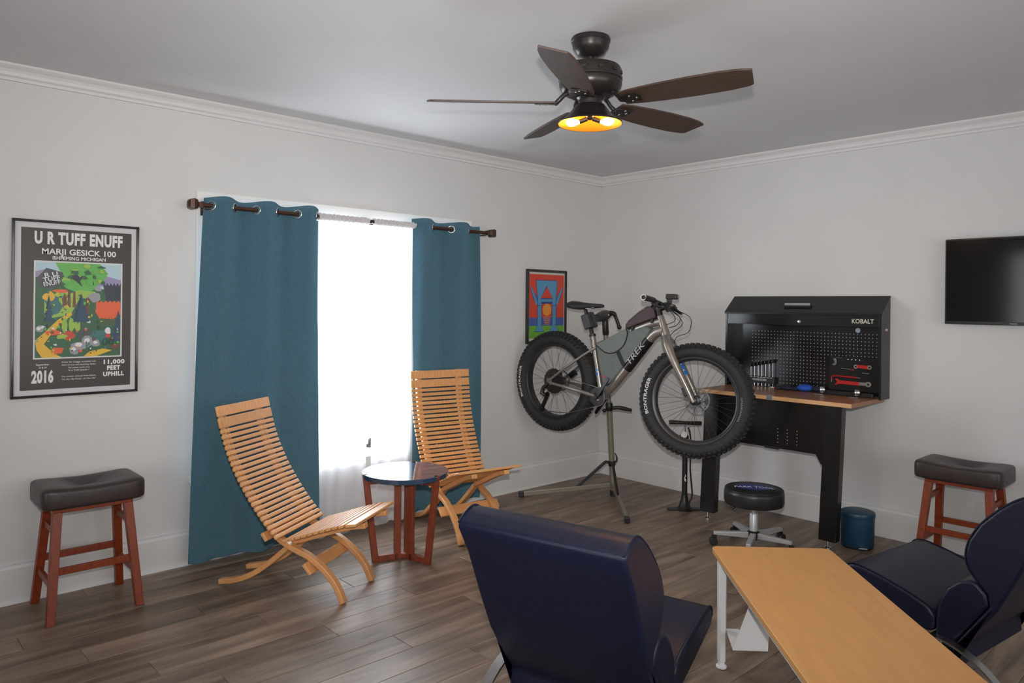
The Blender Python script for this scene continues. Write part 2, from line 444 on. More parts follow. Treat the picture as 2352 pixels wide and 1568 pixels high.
# ------------------------------------------------------------------ navy armchairs
def armchair():
    t = thing('lounge_chair', '', 'chair')
    back = [(-.036, .772), (-.038, .793), (.0, .817), (.030, .829), (.062, .824), (.10, .800), (.14, .766), (.20, .70), (.238, .632), (.250, .575), (.240, .53), (.206, .486), (.176, .455), (.168, .412), (.252, .287), (.293, .226), (.290, .150), (.268, .150), (.273, .222), (.233, .272), (.142, .404), (.085, .524), (.013, .69)]
    roll = [(.208, .483), (.232, .488), (.27, .474), (.31, .437), (.338, .38), (.349, .315), (.350, .25), (.335, .18), (.315, .152), (.2925, .152), (.2945, .2265), (.2535, .288), (.1695, .4125), (.178, .453)]
    seat = [(.3505, .318), (.375, .347), (.445, .374), (.55, .403), (.64, .421), (.685, .420), (.712, .402), (.716, .375), (.69, .345), (.60, .315), (.50, .282), (.42, .258), (.375, .25), (.3515, .265)]
    X = Matrix(((1, 0, 0, 0), (0, 0, -1, 0), (0, 1, 0, 0), (0, 0, 0, 1)))      # (s,z) -> x,z ; extrude along -y
    W = .285
    MB().prism(back, -W, W, X).build('backrest', NAVY, t, smooth=38, bevel=.014, seg=3)
    MB().prism(seat, -W, W, X).build('seat', NAVY, t, smooth=38, bevel=.016, seg=3)
    MB().prism(roll, -W, W, X).build('seat_roll', NAVY, t, smooth=38, bevel=.012, seg=3)
    # stitched piping along the side seams
    for nm, poly in (('back_piping', back[1:12]), ('seat_piping', seat[:8])):
        for s in (-1, 1):
            c = bez([(p[0], s * (W - .006), p[1]) for p in poly], 3)
            MB().tube(c, .0035, 6).build(nm, NAVY, t, smooth=60)
    arch = bez([(.74, 0, .012), (.69, 0, .10), (.60, 0, .175), (.47, 0, .228), (.34, 0, .252), (.28, 0, .248), (.21, 0, .220), (.14, 0, .170), (.075, 0, .095), (.03, 0, .012)], 6)
    pr = [(-.004, -.019), (.004, -.019), (.004, .019), (-.004, .019)]
    for s in (-1, 1):
        pts = [(p.x, s * .310, p.z) for p in arch]
        leg = MB().sweep(pts, pr, None).build('leg', STEEL, t, smooth=30)
        for gx in (.74, .03): MB().box((gx, s * .310, .005), (.06, .042, .009)).build('glide', BLACK, leg, bevel=.002)
        MB().box((.335, s * .26, .246), (.06, .14, .014)).build('bracket', STEEL, t, bevel=.003)
    MB().bar((.345, -.30, .236), (.345, .30, .236), .04, .010).build('crossbar', STEEL, t, bevel=.002)
    return t
def place_armchair(t, front, ang):
    f = Vector((math.cos(ang), math.sin(ang), 0))
    t.location = Vector((*front, 0)) - f * .72
    t.rotation_euler = (0, 0, ang)
ca = armchair(); place_armchair(ca, (-2.770, -2.563), math.radians(14))
tag(ca, 'navy leather lounge chair seen from behind, facing the workbench', 'chair', 'navy lounge chairs')
cb = copy_tree(ca); place_armchair(cb, (-1.625, -2.99), math.radians(82.5))
tag(cb, 'navy leather lounge chair in front of the wooden saddle stool by the television', 'chair', 'navy lounge chairs')

# ------------------------------------------------------------------ coffee table
ct = thing('coffee_table', 'low table with maple veneer top on white metal legs', 'table', (-2.322, -2.588, 0), math.radians(225.0))
MAPLE = mat('maple_veneer', srgb(212, 155, 92), 0.45, noise=0.05, nscale=5, stretch=(1, 7, 1), bump=0.03, bscale=90)
EDGE = mat('dark_ply_edge', srgb(120, 84, 50), 0.6)
CWHITE = mat('white_powder_coat', (0.74, 0.745, 0.75, 1), 0.35)
TW, TL = .482, 1.25
def rrect(x0, x1, y0, y1, r, n=5):
    out = []
    for cx, cy, a0 in ((x1 - r, y1 - r, 0), (x0 + r, y1 - r, PI / 2), (x0 + r, y0 + r, PI), (x1 - r, y0 + r, 1.5 * PI)):
        for i in range(n + 1):
            a = a0 + PI / 2 * i / n; out.append((cx + r * math.cos(a), cy + r * math.sin(a)))
    return out
tt = MB().prism(rrect(0, TL, 0, TW, .03), .459, .480).build('tabletop', MAPLE, ct, smooth=30, bevel=.002)
MB().prism(rrect(.001, TL - .001, .001, TW - .001, .03), .4585, .4625).build('edge_band', EDGE, tt)
mb = MB()
for y_ in (.03, TW - .03): mb.bx(.04, TL - .04, y_ - .0125, y_ + .0125, .428, .4583)
for x_ in (.055, TL - .055): mb.bx(x_ - .0125, x_ + .0125, .03, TW - .03, .428, .4583)
mb.build('frame', CWHITE, ct, bevel=.003)
for x_, y_ in ((.05, .035), (.05, TW - .035), (TL - .05, .035), (TL - .05, TW - .035)):
    prof = [(a * .024, b * .018) for a, b in ((1, -.6), (1, .6), (.6, 1), (-.6, 1), (-1, .6), (-1, -.6), (-.6, -1), (.6, -1))]
    lg = MB().sweep([(x_, y_, .43), (x_, y_, .03)], prof, (1, 0, 0), scale=[1.0, .82]).build('leg', CWHITE, ct, smooth=40)
    MB().lathe([(.018, 0), (.022, .003), (.022, .010), (.015, .014), (.012, .03)], 18, Matrix.Translation((x_, y_, 0))).build('foot', CWHITE, lg, smooth=40)
# folded sheet-metal bracket under the top
MB().prism([(.034, .056), (.034, .105), (.22, .170), (.22, .036)], .150, .153).build('bracket_plate', CWHITE, ct)
Xg = Matrix(((0, 0, 1, 0), (1, 0, 0, 0), (0, 1, 0, 0), (0, 0, 0, 1)))
MB().prism([(.036, .153), (.170, .153), (.185, .428), (.135, .428)], .217, .220, Xg).build('bracket_panel', CWHITE, ct)

# ------------------------------------------------------------------ slatted beech chairs
def slat_chair(label, loc, ang, lean=0.0, lift=0.0, zs=1.0, rear=0.0):
    t = thing('slatted_chair', label, 'chair', (*loc, 0), ang, 'slatted beech chairs by the window')
    def rot(p, a):
        ds, dz = p[0] - .10, p[1] - .28
        return (.10 + ds * math.cos(a) + dz * math.sin(a), .28 + dz * math.cos(a) - ds * math.sin(a))
    bk = [rot(p, lean) for p in ((-.29, .94), (-.262, .83), (-.225, .72), (-.17, .605), (-.10, .495), (-.015, .385), (.07, .295))]
    st = [rot(p, -lift) for p in ((.105, .288), (.20, .318), (.31, .355), (.42, .388), (.50, .402))]
    bk = [(a, b * zs) for a, b in bk]; st = [(a, b * zs) for a, b in st]
    W = .225
    B = bez([(a, 0, b) for a, b in bk], 40); S = bez([(a, 0, b) for a, b in st], 40)
    def along(C):
        d = [0.0]
        for i in range(1, len(C)): d.append(d[-1] + (C[i] - C[i - 1]).length)
        return d
    def at(C, D, q):
        for i in range(1, len(C)):
            if D[i] >= q or i == len(C) - 1:
                f = (q - D[i - 1]) / max(1e-9, D[i] - D[i - 1]); return C[i - 1].lerp(C[i], f), (C[i] - C[i - 1]).normalized()
    def slat(C, D, q, h, sgn, par):
        p, tg = at(C, D, q); n = Vector((tg.z, 0, -tg.x)) * sgn
        R = Matrix((tg, Vector((0, 1, 0)), n)).transposed()
        me_h = round(h, 4)
        if me_h not in cache:
            o = MB().box((0, 0, 0), (h, 2 * W, .014)).build('slat', BEECH, par, bevel=.0035); cache[me_h] = o.data
        else:
            o = bpy.data.objects.new('slat', cache[me_h]); COL.objects.link(o); o.parent = par
            md = o.modifiers.new('bevel', 'BEVEL'); md.width = .0035; md.segments = 2; md.limit_method = 'ANGLE'
        o.matrix_local = Matrix.Translation(p + n * .007) @ R.to_4x4()
    cache = {}
    D = along(B); q = .028
    slat(B, D, q, .052, -1, t); q += .060; slat(B, D, q, .052, -1, t); q += .030
    n = 22; rest = (D[-1] - q) / n
    for i in range(n): slat(B, D, q + rest * (i + .5), rest * .70, -1, t)
    D2 = along(S); q = 0.0; m = 10; rest = (D2[-1] - .062) / m
    for i in range(m): slat(S, D2, rest * (i + .5), rest * .74, -1, t)
    slat(S, D2, D2[-1] - .028, .056, -1, t)
    pr = [(-.019, -.0135), (.019, -.0135), (.019, .0135), (-.019, .0135)]
    z1 = zs
    def off(C, d):
        out = []
        for i, p in enumerate(C):
            a = C[max(0, i - 1)]; b = C[min(len(C) - 1, i + 1)]; tg = (b - a).normalized()
            out.append(p + Vector((-tg.z, 0, tg.x)) * d)
        return out
    back_path = [p for p in off(B, -.019)][::12] + [Vector(p) for p in ((.135, 0, .243 * z1), (.215, 0, .213 * z1), (.30, 0, .155 * z1), (.365, 0, .085 * z1), (.405, 0, .004))]
    seat_path = [p for p in off(S, -.020)][::-12] + [Vector(p) for p in ((.06, 0, .222 * z1), (-.02, 0, .155 * z1), (-.11, 0, .090 * z1), (-.21 - rear * .3, 0, .043), (-.325 - rear, 0, .0195))]
    for s in (-1, 1):
        MB().sweep([(p.x, s * .155, p.z) for p in bez(back_path, 4)], pr, (0, 1, 0)).build('back_rail', BEECH_T, t, smooth=30, bevel=.004)
        MB().sweep([(p.x, s * .117, p.z) for p in bez(seat_path, 4)], pr, (0, 1, 0)).build('seat_rail', BEECH_T, t, smooth=30, bevel=.004)
    for (a, b, an, w_, ww) in ((.235, .168 * z1, -.85, .062, .43), (.005, .310 * z1, -.95, .045, .46)):
        R = Matrix.Rotation(-an, 3, 'Y')
        MB().box((a, 0, b), (w_, ww, .018), R).build('stretcher', BEECH_T, t, bevel=.003)
    return t
slat_chair('slatted beech lounge chair in front of the wider blue curtain', (-3.239, -.643), math.radians(-58))
slat_chair('slatted beech lounge chair behind the round side table, facing the camera', (-1.962, -.395), math.radians(-99), lean=.15, lift=.10, zs=1.03, rear=-.045)

# ------------------------------------------------------------------ round side table
rt = thing('side_table', 'round side table with glossy blue top and mahogany frame legs', 'table', (-2.555, -.715, 0), 0)
BLUETOP = mat('blue_lacquer', srgb(40, 62, 88), 0.07, noise=0.06, nscale=10, coat=0.6)
RT, ZT = .248, .505
tp = MB().lathe([(0, ZT - .028), (RT - .004, ZT - .028), (RT, ZT - .024), (RT, ZT - .003), (RT - .003, ZT), (0, ZT)], 64).build('tabletop', BLUETOP, rt, smooth=30)
for k in range(3):                          # three frame legs
    a = math.radians(163 + k * 120)
    X = Matrix.Rotation(a, 4, 'Z')
    Xk = X @ Matrix(((1, 0, 0, 0), (0, 0, -1, 0), (0, 1, 0, 0), (0, 0, 0, 1)))
    mb = MB()
    mb.prism([(.155, 0), (.192, 0), (RT + .003, ZT), (RT - .030, ZT)], -.013, .013, Xk)
    mb.prism([(.040, .0), (.155, 0), (.158, .035), (.040, .035)], -.013, .013, Xk)
    mb.prism([(.026, .0), (.064, .0), (.064, ZT - .029), (.026, ZT - .029)], -.013, .013, Xk)
    mb.prism([(.064, ZT - .06), (RT - .036, ZT - .06), (RT - .032, ZT - .029), (.078, ZT - .029)], -.013, .013, Xk)
    mb.build('leg', MAHOG, rt, bevel=.0025)
MB().lathe([(0, .004), (.03, .004), (.03, .03), (0, .03)], 6).build('base_block', MAHOG, rt, bevel=.002)

# ------------------------------------------------------------------ saddle stools
def cushion(name, m, parent, lx, ly, z0, z1, dip, nu=48, nv=24, e1=.28, e2=.22):
    def sp(c, e): return math.copysign(abs(c) ** e, c)
    mb = MB(); vs = []; fs = []; zc = (z0 + z1) / 2; hz = (z1 - z0) / 2
    for j in range(nv + 1):
        v = -PI / 2 + PI * j / nv
        for i in range(nu):
            u = 2 * PI * i / nu
            x = lx * sp(math.cos(v), e1) * sp(math.cos(u), e2); y = ly * sp(math.cos(v), e1) * sp(math.sin(u), e2); z = zc + hz * sp(math.sin(v), e1)
            if z > zc: z += dip(x / lx, y / ly) * (z - zc) / hz
            vs.append((x, y, z))
    for j in range(nv):
        for i in range(nu):
            fs.append((j * nu + i, j * nu + (i + 1) % nu, (j + 1) * nu + (i + 1) % nu, (j + 1) * nu + i))
    return mb.add(vs, fs).build(name, m, parent, smooth=180)
def saddle_stool():
    t = thing('saddle_stool', '', 'stool', group='saddle stools')
    def dip(a, b): return .018 * abs(a) ** 1.6 - .040 * math.exp(-(a * a / .16 + b * b / .10)) + .006 * math.cos(a * 9) * (1 - b * b) * (1 - abs(a))
    seat = cushion('seat', BROWNL, t, .222, .16, .505, .598, dip)
    seam = [(.216 * math.copysign(abs(math.cos(u)) ** .22, math.cos(u)), .155 * math.copysign(abs(math.sin(u)) ** .22, math.sin(u)), .585) for u in [2 * PI * i / 64 for i in range(64)]]
    MB().tube([(p[0], p[1], .580 + .014 * abs(p[0] / .222) ** 1.6) for p in seam], .0028, 6, closed=True).build('seam', BROWNL, seat, smooth=60)
    MB().bx(-.17, .17, -.115, .115, .485, .507).build('seat_board', CHERRY, t, bevel=.002)
    def leg_pt(sx, sy, z):
        f = (z - 0) / .49
        return Vector((sx * (.187 + (.150 - .187) * f), sy * (.172 + (.098 - .172) * f), z))
    for sx in (-1, 1):
        for sy in (-1, 1):
            a, b = leg_pt(sx, sy, .0), leg_pt(sx, sy, .49)
            mb = MB(); vs = []
            for p, w in ((a, .0175), (b, .0195)):
                for dx, dy in ((-1, -1), (1, -1), (1, 1), (-1, 1)): vs.append((p.x + dx * w, p.y + dy * w, p.z))
            mb.add(vs, [(3, 2, 1, 0), (4, 5, 6, 7)] + [(i, (i + 1) % 4, 4 + (i + 1) % 4, 4 + i) for i in range(4)]).build('leg', CHERRY, t, bevel=.002)
    for sy in (-1, 1): MB().bar(leg_pt(-1, sy, .225), leg_pt(1, sy, .225), .018, .032).build('stretcher', CHERRY, t, bevel=.002)
    for sx in (-1, 1):
        MB().bar(leg_pt(sx, -1, .165), leg_pt(sx, 1, .165), .018, .030).build('stretcher', CHERRY, t, bevel=.002)
        MB().bar(leg_pt(sx, -1, .40), leg_pt(sx, 1, .40), .018, .030).build('stretcher', CHERRY, t, bevel=.002)
    return t
s1 = saddle_stool(); s1.location = (-4.085, -.245, 0)
tag(s1, 'brown leather saddle stool with cherry legs under the large framed poster', 'stool', 'saddle stools')
s2 = copy_tree(s1); s2.location = (-.285, -2.945, 0); s2.rotation_euler = (0, 0, -PI / 2)
tag(s2, 'brown leather saddle stool with cherry legs under the television', 'stool', 'saddle stools')

# ------------------------------------------------------------------ rolling shop stool
ALU = mat('satin_aluminium', (.50, .50, .51, 1), .4, .45)
rs = thing('rolling_stool', 'black round rolling shop stool with blue logo on its seat', 'stool', (-.83, -1.955, 0))
SEATV = mat('black_vinyl', (0.014, 0.015, 0.016, 1), 0.36, bump=0.2, bscale=200)
RSR = .178
st_ = MB().lathe([(0, .262), (.155, .262), (.172, .268), (RSR, .285), (RSR, .335), (.175, .350), (.166, .358), (.10, .366), (0, .368)], 56).build('seat', SEATV, rs, smooth=50)
MB().tube([(.169 * math.cos(2 * PI * i / 48), .169 * math.sin(2 * PI * i / 48), .357) for i in range(48)], .004, 6, closed=True).build('piping', SEATV, st_, smooth=60)
LOGOB = mat('logo_blue', srgb(28, 46, 130), 0.25)
a0 = math.radians(47.2 - 90 - 12)
Xs = Matrix.Rotation(a0, 4, 'Z')
def dome(v): return .3685 - .0022 * ((v.x ** 2 + v.y ** 2) / .01)
mb = MB(); el = [(.105 * math.cos(2 * PI * i / 40), .075 * math.sin(2 * PI * i / 40)) for i in range(40)]
mb.add([Xs @ Vector((0, 0, .3688))] + [(lambda v: Vector((v.x, v.y, dome(v) + .0004)))(Xs @ Vector((*p, 0))) for p in el], [(0, 1 + i, 1 + (i + 1) % 40) for i in range(40)])
mb.build('logo', LOGOB, st_)
mb = MB(); vs, fs = text_geo('PARK TOOL', .05, .012, 1.0)
k = .235 / (max(v[0] for v in vs) - min(v[0] for v in vs))
mb.add([(lambda v: Vector((v.x, v.y, dome(v) + .0012)))(Xs @ Vector((v[0] * k, v[1] * 1.1 - .012, 0))) for v in vs], fs).build('lettering', PRINT_W, st_)
MB().lathe([(.016, .20), (.016, .262)], 18).build('gas_lift', CHROME, rs, smooth=40)
mb = MB().lathe([(.026, .075), (.026, .205), (.022, .21), (.016, .21)], 24); mb.build('column', ALU, rs, smooth=40)
MB().lathe([(.020, .045), (.035, .052), (.038, .066), (.038, .092), (.027, .100)], 24).build('hub', BLACK, rs, smooth=40)
MB().tube([(.02, .03, .255), (-.02, .09, .245), (-.045, .125, .215)], [.004, .004, .009], 8).build('lift_lever', BLACK, rs, smooth=50)
for k in range(5):
    a = math.radians(130 + 72 * k); c, s = math.cos(a), math.sin(a)
    arm = MB()
    prof_v = []
    for d_, w_, z0_, z1_ in ((.03, .017, .055, .092), (.24, .014, .066, .086)):
        for dy, z_ in ((-w_, z0_), (w_, z0_), (w_, z1_), (-w_, z1_)): prof_v.append((c * d_ - s * dy, s * d_ + c * dy, z_))
    arm.add(prof_v, [(0, 1, 2, 3), (7, 6, 5, 4)] + [(i, 4 + i, 4 + (i + 1) % 4, (i + 1) % 4) for i in range(4)])
    ao = arm.build('base_arm', ALU, rs, bevel=.003)
    cx_, cy_ = c * .228, s * .228
    mb = MB()
    for q in (-.013, .013):
        Xc = Matrix.Translation((cx_ - s * q * 1.0 + c * .012, cy_ + c * q + s * .012, .0255)) @ Matrix.Rotation(a, 4, 'Z') @ Matrix.Rotation(PI / 2, 4, 'X')
        mb.lathe([(.006, -.008), (.0225, -.008), (.025, -.005), (.025, .005), (.0225, .008), (.006, .008)], 18, Xc)
    mb.box((cx_ + c * .008, cy_ + s * .008, .046), (.03, .012, .03), Matrix.Rotation(a, 3, 'Z')).tube([(cx_, cy_, .045), (cx_, cy_, .07)], .006, 8)
    mb.build('caster', BLACK, rs, smooth=40)

# ------------------------------------------------------------------ pedal bin
pb = thing('pedal_bin', 'small round petrol blue pedal bin beside the workbench leg', 'bin', (-.325, -2.375, 0))
TEAL = mat('petrol_enamel', srgb(22, 62, 86), 0.42, noise=0.06, nscale=12)
MB().lathe([(.0, .006), (.088, .006), (.094, .014), (.0965, .185), (.0965, .188), (0, .188)], 48).build('body', TEAL, pb, smooth=40)
MB().lathe([(.0, .0), (.090, .0), (.092, .012), (.0, .012)], 40).build('base_ring', BLACK, pb, smooth=40)
MB().lathe([(.0, .1885), (.099, .1885), (.1, .191), (.1, .208), (.097, .216), (.085, .221), (.0, .224)], 48).build('lid', TEAL, pb, smooth=40)
a = math.atan2(CAM_LOC.y + 2.375, CAM_LOC.x + .325) + .25
MB().box((.112 * math.cos(a), .112 * math.sin(a), .022), (.035, .05, .005), Matrix.Rotation(a, 3, 'Z')).build('pedal', CHROME, pb, bevel=.001)

# ------------------------------------------------------------------ curtains
ROD = mat('bronze_rod', srgb(74, 50, 40), 0.35, 0.4)
ZR, YR = 2.006, -.105
cr = thing_w('curtain_rod', 'dark bronze curtain rod with square finials above the window', 'curtain rod', (-2.45, YR, ZR))
MB().tube([(-3.50, YR, ZR), (-1.43, YR, ZR)], .0125, 14).build('pole', ROD, cr, smooth=60)
for sx, x0 in ((-1, -3.50), (1, -1.43)):
    X = Matrix.Translation((x0, YR, ZR)) @ Matrix.Rotation(sx * PI / 2, 4, 'Y') @ Matrix.Rotation(PI / 4, 4, 'Z')
    MB().lathe([(0, 0), (.024, 0), (.026, .010), (.018, .016), (.018, .028), (.036, .038), (.042, .056), (.034, .076), (.018, .084), (0, .086)], 4, X).build('finial', ROD, cr, bevel=.002)
for x0 in (-3.475, -2.425, -1.455):
    mb = MB().bx(x0 - .010, x0 + .010, YR - .004, -.024, ZR - .016, ZR - .012).bx(x0 - .014, x0 + .014, -.030, -.0225, ZR - .05, ZR + .03)
    mb.tube([(x0 + .0001, YR, ZR - .018), (x0 - .0001, YR - .018, ZR), (x0, YR, ZR + .0165)], .006, 8)
    b_ = MB().bx(x0 - .012, x0 + .012, -.031, -.0225, ZR - .05, ZR + .03).build('bracket', ROD, cr, bevel=.002)
    MB().bx(x0 - .008, x0 + .008, YR - .014, -.030, ZR - .024, ZR - .016).build('arm', ROD, b_, bevel=.002)
CURT = cloth_mat('blue_curtain', srgb(84, 118, 134), 0.0, 0.10, noise=0.10, nscale=90, stretch=(3, 1, .35))
RING = mat('grommet_nickel', (0.62, 0.62, 0.63, 1), 0.25, 1.0)
def curtain(label, x0, x1, bx0, bx1, fronts, P, hem, flare):
    """x0..x1 at the rod, bx0..bx1 at the hem"""
    NX, NZ = 110, 46; ztop = ZR + .048; xc = fronts[0]
    def yy(x, v, u):
        f = max(0.0, 1 - v * 1.6); A = .030 * f + .020
        w = math.cos(2 * PI * (x - xc) / P); w2 = math.sin(2 * PI * u * 4.3 + 1.0 + 2.0 * v) * .014 * v + math.sin(u * 31 + v * 3) * .005 * v
        return YR - A * w + w2 - flare * v * v
    mb = MB(); vs = []
    for j in range(NZ + 1):
        v = j / NZ
        for i in range(NX + 1):
            u = i / NX; xt = x0 + (x1 - x0) * u; xb = bx0 + (bx1 - bx0) * u
            y_ = min(yy(xt, v, u), -.034); zt = ztop + (.006 * math.cos(2 * PI * (xt - xc) / P) if v == 0 else 0)
            vs.append((xt + (xb - xt) * v, y_, zt + (hem - zt) * v + (.006 * math.sin(u * 9) * v if j == NZ else 0)))
    fs = [(j * (NX + 1) + i, j * (NX + 1) + i + 1, (j + 1) * (NX + 1) + i + 1, (j + 1) * (NX + 1) + i) for j in range(NZ) for i in range(NX)]
    t = thing_w('curtain', label, 'curtain', ((x0 + x1) / 2, YR, hem), 'blue grommet curtains')
    mb.add(vs, fs).build('panel', CURT, t, smooth=180, solid=.002)
    x = xc - P / 4
    while x < x1 - .01:
        for q in (x, x + P / 2):
            if x0 + .012 < q < x1 - .012:
                sl = .048 * 2 * PI / P * (1 if math.sin(2 * PI * (q - xc) / P) > 0 else -1)
                nrm = Vector((sl, -1, 0)).normalized()
                Xg2 = frame_X((q, YR, ZR), Vector((-nrm.y, nrm.x, 0)), (0, 0, 1))
                pts = [Xg2 @ Vector((.0235 * math.cos(2 * PI * i / 28), .0235 * math.sin(2 * PI * i / 28), 0)) for i in range(28)]
                MB().tube(pts, .0052, 8, closed=True).build('grommet', RING, t, smooth=60)
        x += P
    return t
curtain('wide blue grommet curtain behind the slatted chair nearest the camera', -3.485, -2.790, -3.575, -2.80, [-3.39], .258, .045, .055)
curtain('narrow blue grommet curtain beside the small red picture', -2.097, -1.470, -2.10, -1.425, [-2.005], .325, .025, -.05)
SHEER = cloth_mat('white_sheer', (0.88, 0.88, 0.91, 1), 0.32, 0.50, noise=0.03, nscale=120, stretch=(4, 1, .5))
def sheer(label, x0, x1, seed):
    rnd = random.Random(seed); NX, NZ = 120, 24; ys = YR
    ph = [(rnd.uniform(0, 6.28), rnd.uniform(30, 85), rnd.uniform(.004, .009)) for _ in range(5)]
    vs = []
    for j in range(NZ + 1):
        v = j / NZ
        for i in range(NX + 1):
            u = i / NX; x = x0 + (x1 - x0) * u
            y_ = ys + sum(a * math.sin(f * (x - x0) + p + .6 * v) for p, f, a in ph) * min(1, .25 + .9 * v)
            hz = .016 + .010 * math.sin(u * 14 + seed)
            z = ZR - .012 + (hz - ZR + .012) * v
            vs.append((x, y_, z))
    fs = [(j * (NX + 1) + i, j * (NX + 1) + i + 1, (j + 1) * (NX + 1) + i + 1, (j + 1) * (NX + 1) + i) for j in range(NZ) for i in range(NX)]
    t = thing_w('sheer_curtain', label, 'curtain', ((x0 + x1) / 2, ys, 0), 'white sheer curtains')
    MB().add(vs, fs).build('panel', SHEER, t, smooth=180)
    n = 130; pts = [(x0 + (x1 - x0) * i / n, YR, ZR + .001 * math.sin(i * 2.7)) for i in range(n + 1)]
    MB().tube(pts, [.0185 + .0038 * math.sin(i * 1.7 + seed) + .002 * math.sin(i * .53) for i in range(n + 1)], 12).build('rod_pocket', SHEER_T, t, smooth=180)
SHEER_T = cloth_mat('white_sheer_gathered', (0.82, 0.80, 0.82, 1), 0.05, 0.35, noise=0.04, nscale=150, stretch=(5, 1, 1))
sheer('white sheer curtain panel on the side of the wide blue curtain', -2.800, -2.440, 3)
sheer('white sheer curtain panel on the side of the narrow blue curtain', -2.405, -2.075, 8)

# ------------------------------------------------------------------ framed pictures
FRAMEB = mat('black_gloss_frame', (0.012, 0.011, 0.012, 1), 0.12, coat=0.4)
def picture(name, label, x0, x1, z0, z1, fw, depth=.022):
    t = thing_w(name, label, 'picture', ((x0 + x1) / 2, -depth / 2, z0))
    w, h = x1 - x0, z1 - z0
    X = frame_X((x0, -.002, z0), (1, 0, 0), (0, 0, 1))
    for poly in ([(0, 0), (w, 0), (w - fw, fw), (fw, fw)], [(w, 0), (w, h), (w - fw, h - fw), (w - fw, fw)], [(w, h), (0, h), (fw, h - fw), (w - fw, h - fw)], [(0, h), (0, 0), (fw, fw), (fw, h - fw)]):
        MB().prism(poly, 0, depth, X).build('frame_rail', FRAMEB, t, bevel=.002)
    Xp = frame_X((x0, -.002 - depth * .55, z0), (1, 0, 0), (0, 0, 1))
    return t, Xp, w, h
def pm(name, c, rough=.35): return mat('print_' + name, srgb(*c), rough)
# poster
po, XP, pw, ph_ = picture('poster', 'large black framed race poster with white lettering above the saddle stool', -4.372, -3.803, .989, 1.865, .013)
def U(u): return u * pw
def V(v): return (1 - v) * ph_
MB().flat([(.01, .01), (pw - .01, .01), (pw - .01, ph_ - .01), (.01, ph_ - .01)], XP).build('poster_margin', pm('margin', (204, 200, 204)), po)
MB().flat([(U(.068), V(.957)), (U(.937), V(.957)), (U(.937), V(.045)), (U(.068), V(.045))], XP, .0006).build('poster_ground', mat('print_ground', srgb(54, 45, 40), .35, noise=.1, nscale=3), po)
PLET = pm('letters', (226, 224, 222))
def pl_done():
    global mb
    mb.build('lettering', PLET, po); mb = MB()
mb = MB()
add_text(mb, 'U R TUFF ENUFF', XP, U(.512), V(.102), .080, .0012, .05, spacing=1.12, width=U(.695)); pl_done()
add_text(mb, 'MARJI GESICK 100', XP, U(.512), V(.176), .040, .0012, .02, width=U(.585)); pl_done()
add_text(mb, 'ISHPEMING MICHIGAN', XP, U(.512), V(.211), .024, .0012, .02, width=U(.42)); pl_done()
add_text(mb, 'September', XP, U(.235), V(.816), .013, .0012, .01, width=U(.10)); pl_done()
add_text(mb, '23 & 24', XP, U(.235), V(.833), .012, .0012, .01, width=U(.06)); pl_done()
add_text(mb, '2016', XP, U(.235), V(.888), .080, .0012, .05, spacing=1.1, width=U(.165)); pl_done()
for i, q in enumerate(('From the craggy, humbled soil,', 'Dark forests and steaming climbs,', 'The ancient world cried,', '"R U TUFF ENUFF ?"', '', 'Our answer echoed from below,', '"It\'s the ride friend ...it\'s the ride"')):
    if q: add_text(mb, q, XP, U(.515), V(.806 + i * .0165), .0105, .0012, .004, width=U(.27 if len(q) > 26 else .17))
pl_done()
for i, q in enumerate(('11,000', 'FEET', 'UPHILL')):
    add_text(mb, q, XP, U(.795), V(.815 + i * .036), .030, .0012, .05, spacing=1.15, width=U((.175, .11, .175)[i])); pl_done()
cols = dict(paper=(214, 212, 210), sky=(176, 204, 214), lilac=(150, 138, 176), green=(96, 176, 74), dgreen=(44, 92, 58), lgreen=(150, 186, 70), yellow=(226, 178, 40), navyt=(40, 46, 60), orange=(224, 92, 40), spruce=(34, 66, 92), rock=(150, 150, 156), drock=(70, 72, 78), brown=(110, 66, 40), red=(196, 60, 44), white=(220, 222, 224), teal=(50, 110, 108))
cn = list(cols); cm = [pm('art_' + k, cols[k]) for k in cn]
mb = MB(); rnd = random.Random(5)
PU0, PU1, PV0, PV1 = .163, .862, .228, .785
def A(u, v): return (U(PU0 + .012 + (PU1 - PU0 - .024) * u), V(PV0 + .008 + (PV1 - PV0 - .016) * v))
lay = [0.0012]
def poly(c, pts):
    lay[0] += 0.00003
    mb.flat([A(min(1, max(0, a)), min(1, max(0, b))) for a, b in pts], XP, lay[0], cn.index(c))
def blob(c, u, v, ru, rv, n=14, j=.25): poly(c, [(u + ru * (1 + rnd.uniform(-j, j)) * math.cos(2 * PI * i / n), v + rv * (1 + rnd.uniform(-j, j)) * math.sin(2 * PI * i / n)) for i in range(n)])
def fir(c, u, v, w, h, k=4):
    for i in range(k): poly(c, [(u - w * (i + 1) / k, v - h + h * (i + 1.1) / k), (u, v - h + h * i / k * .85), (u + w * (i + 1) / k, v - h + h * (i + 1.1) / k)])
mb.flat([(U(PU0), V(PV1)), (U(PU1), V(PV1)), (U(PU1), V(PV0)), (U(PU0), V(PV0))], XP, lay[0], cn.index('paper'))
poly('sky', [(0, 0), (1, 0), (1, .3), (0, .3)]); poly('lilac', [(0, .10), (.12, .07), (.2, .12), (.2, .2), (0, .2)]); poly('lilac', [(.7, .15), (.82, .13), (1, .17), (1, .24), (.7, .24)])
poly('dgreen', [(0, .16), (.3, .12), (.6, .25), (1, .3), (1, 1), (0, 1)])
poly('green', [(.22, 0), (.74, 0), (.84, .1), (.78, .2), (.6, .27), (.4, .24), (.28, .1)]); blob('green', .5, .22, .2, .08); blob('lgreen', .55, .33, .18, .04)
poly('drock', [(.02, .16), (.12, .06), (.30, .10), (.34, .2), (.2, .28), (.03, .26)])
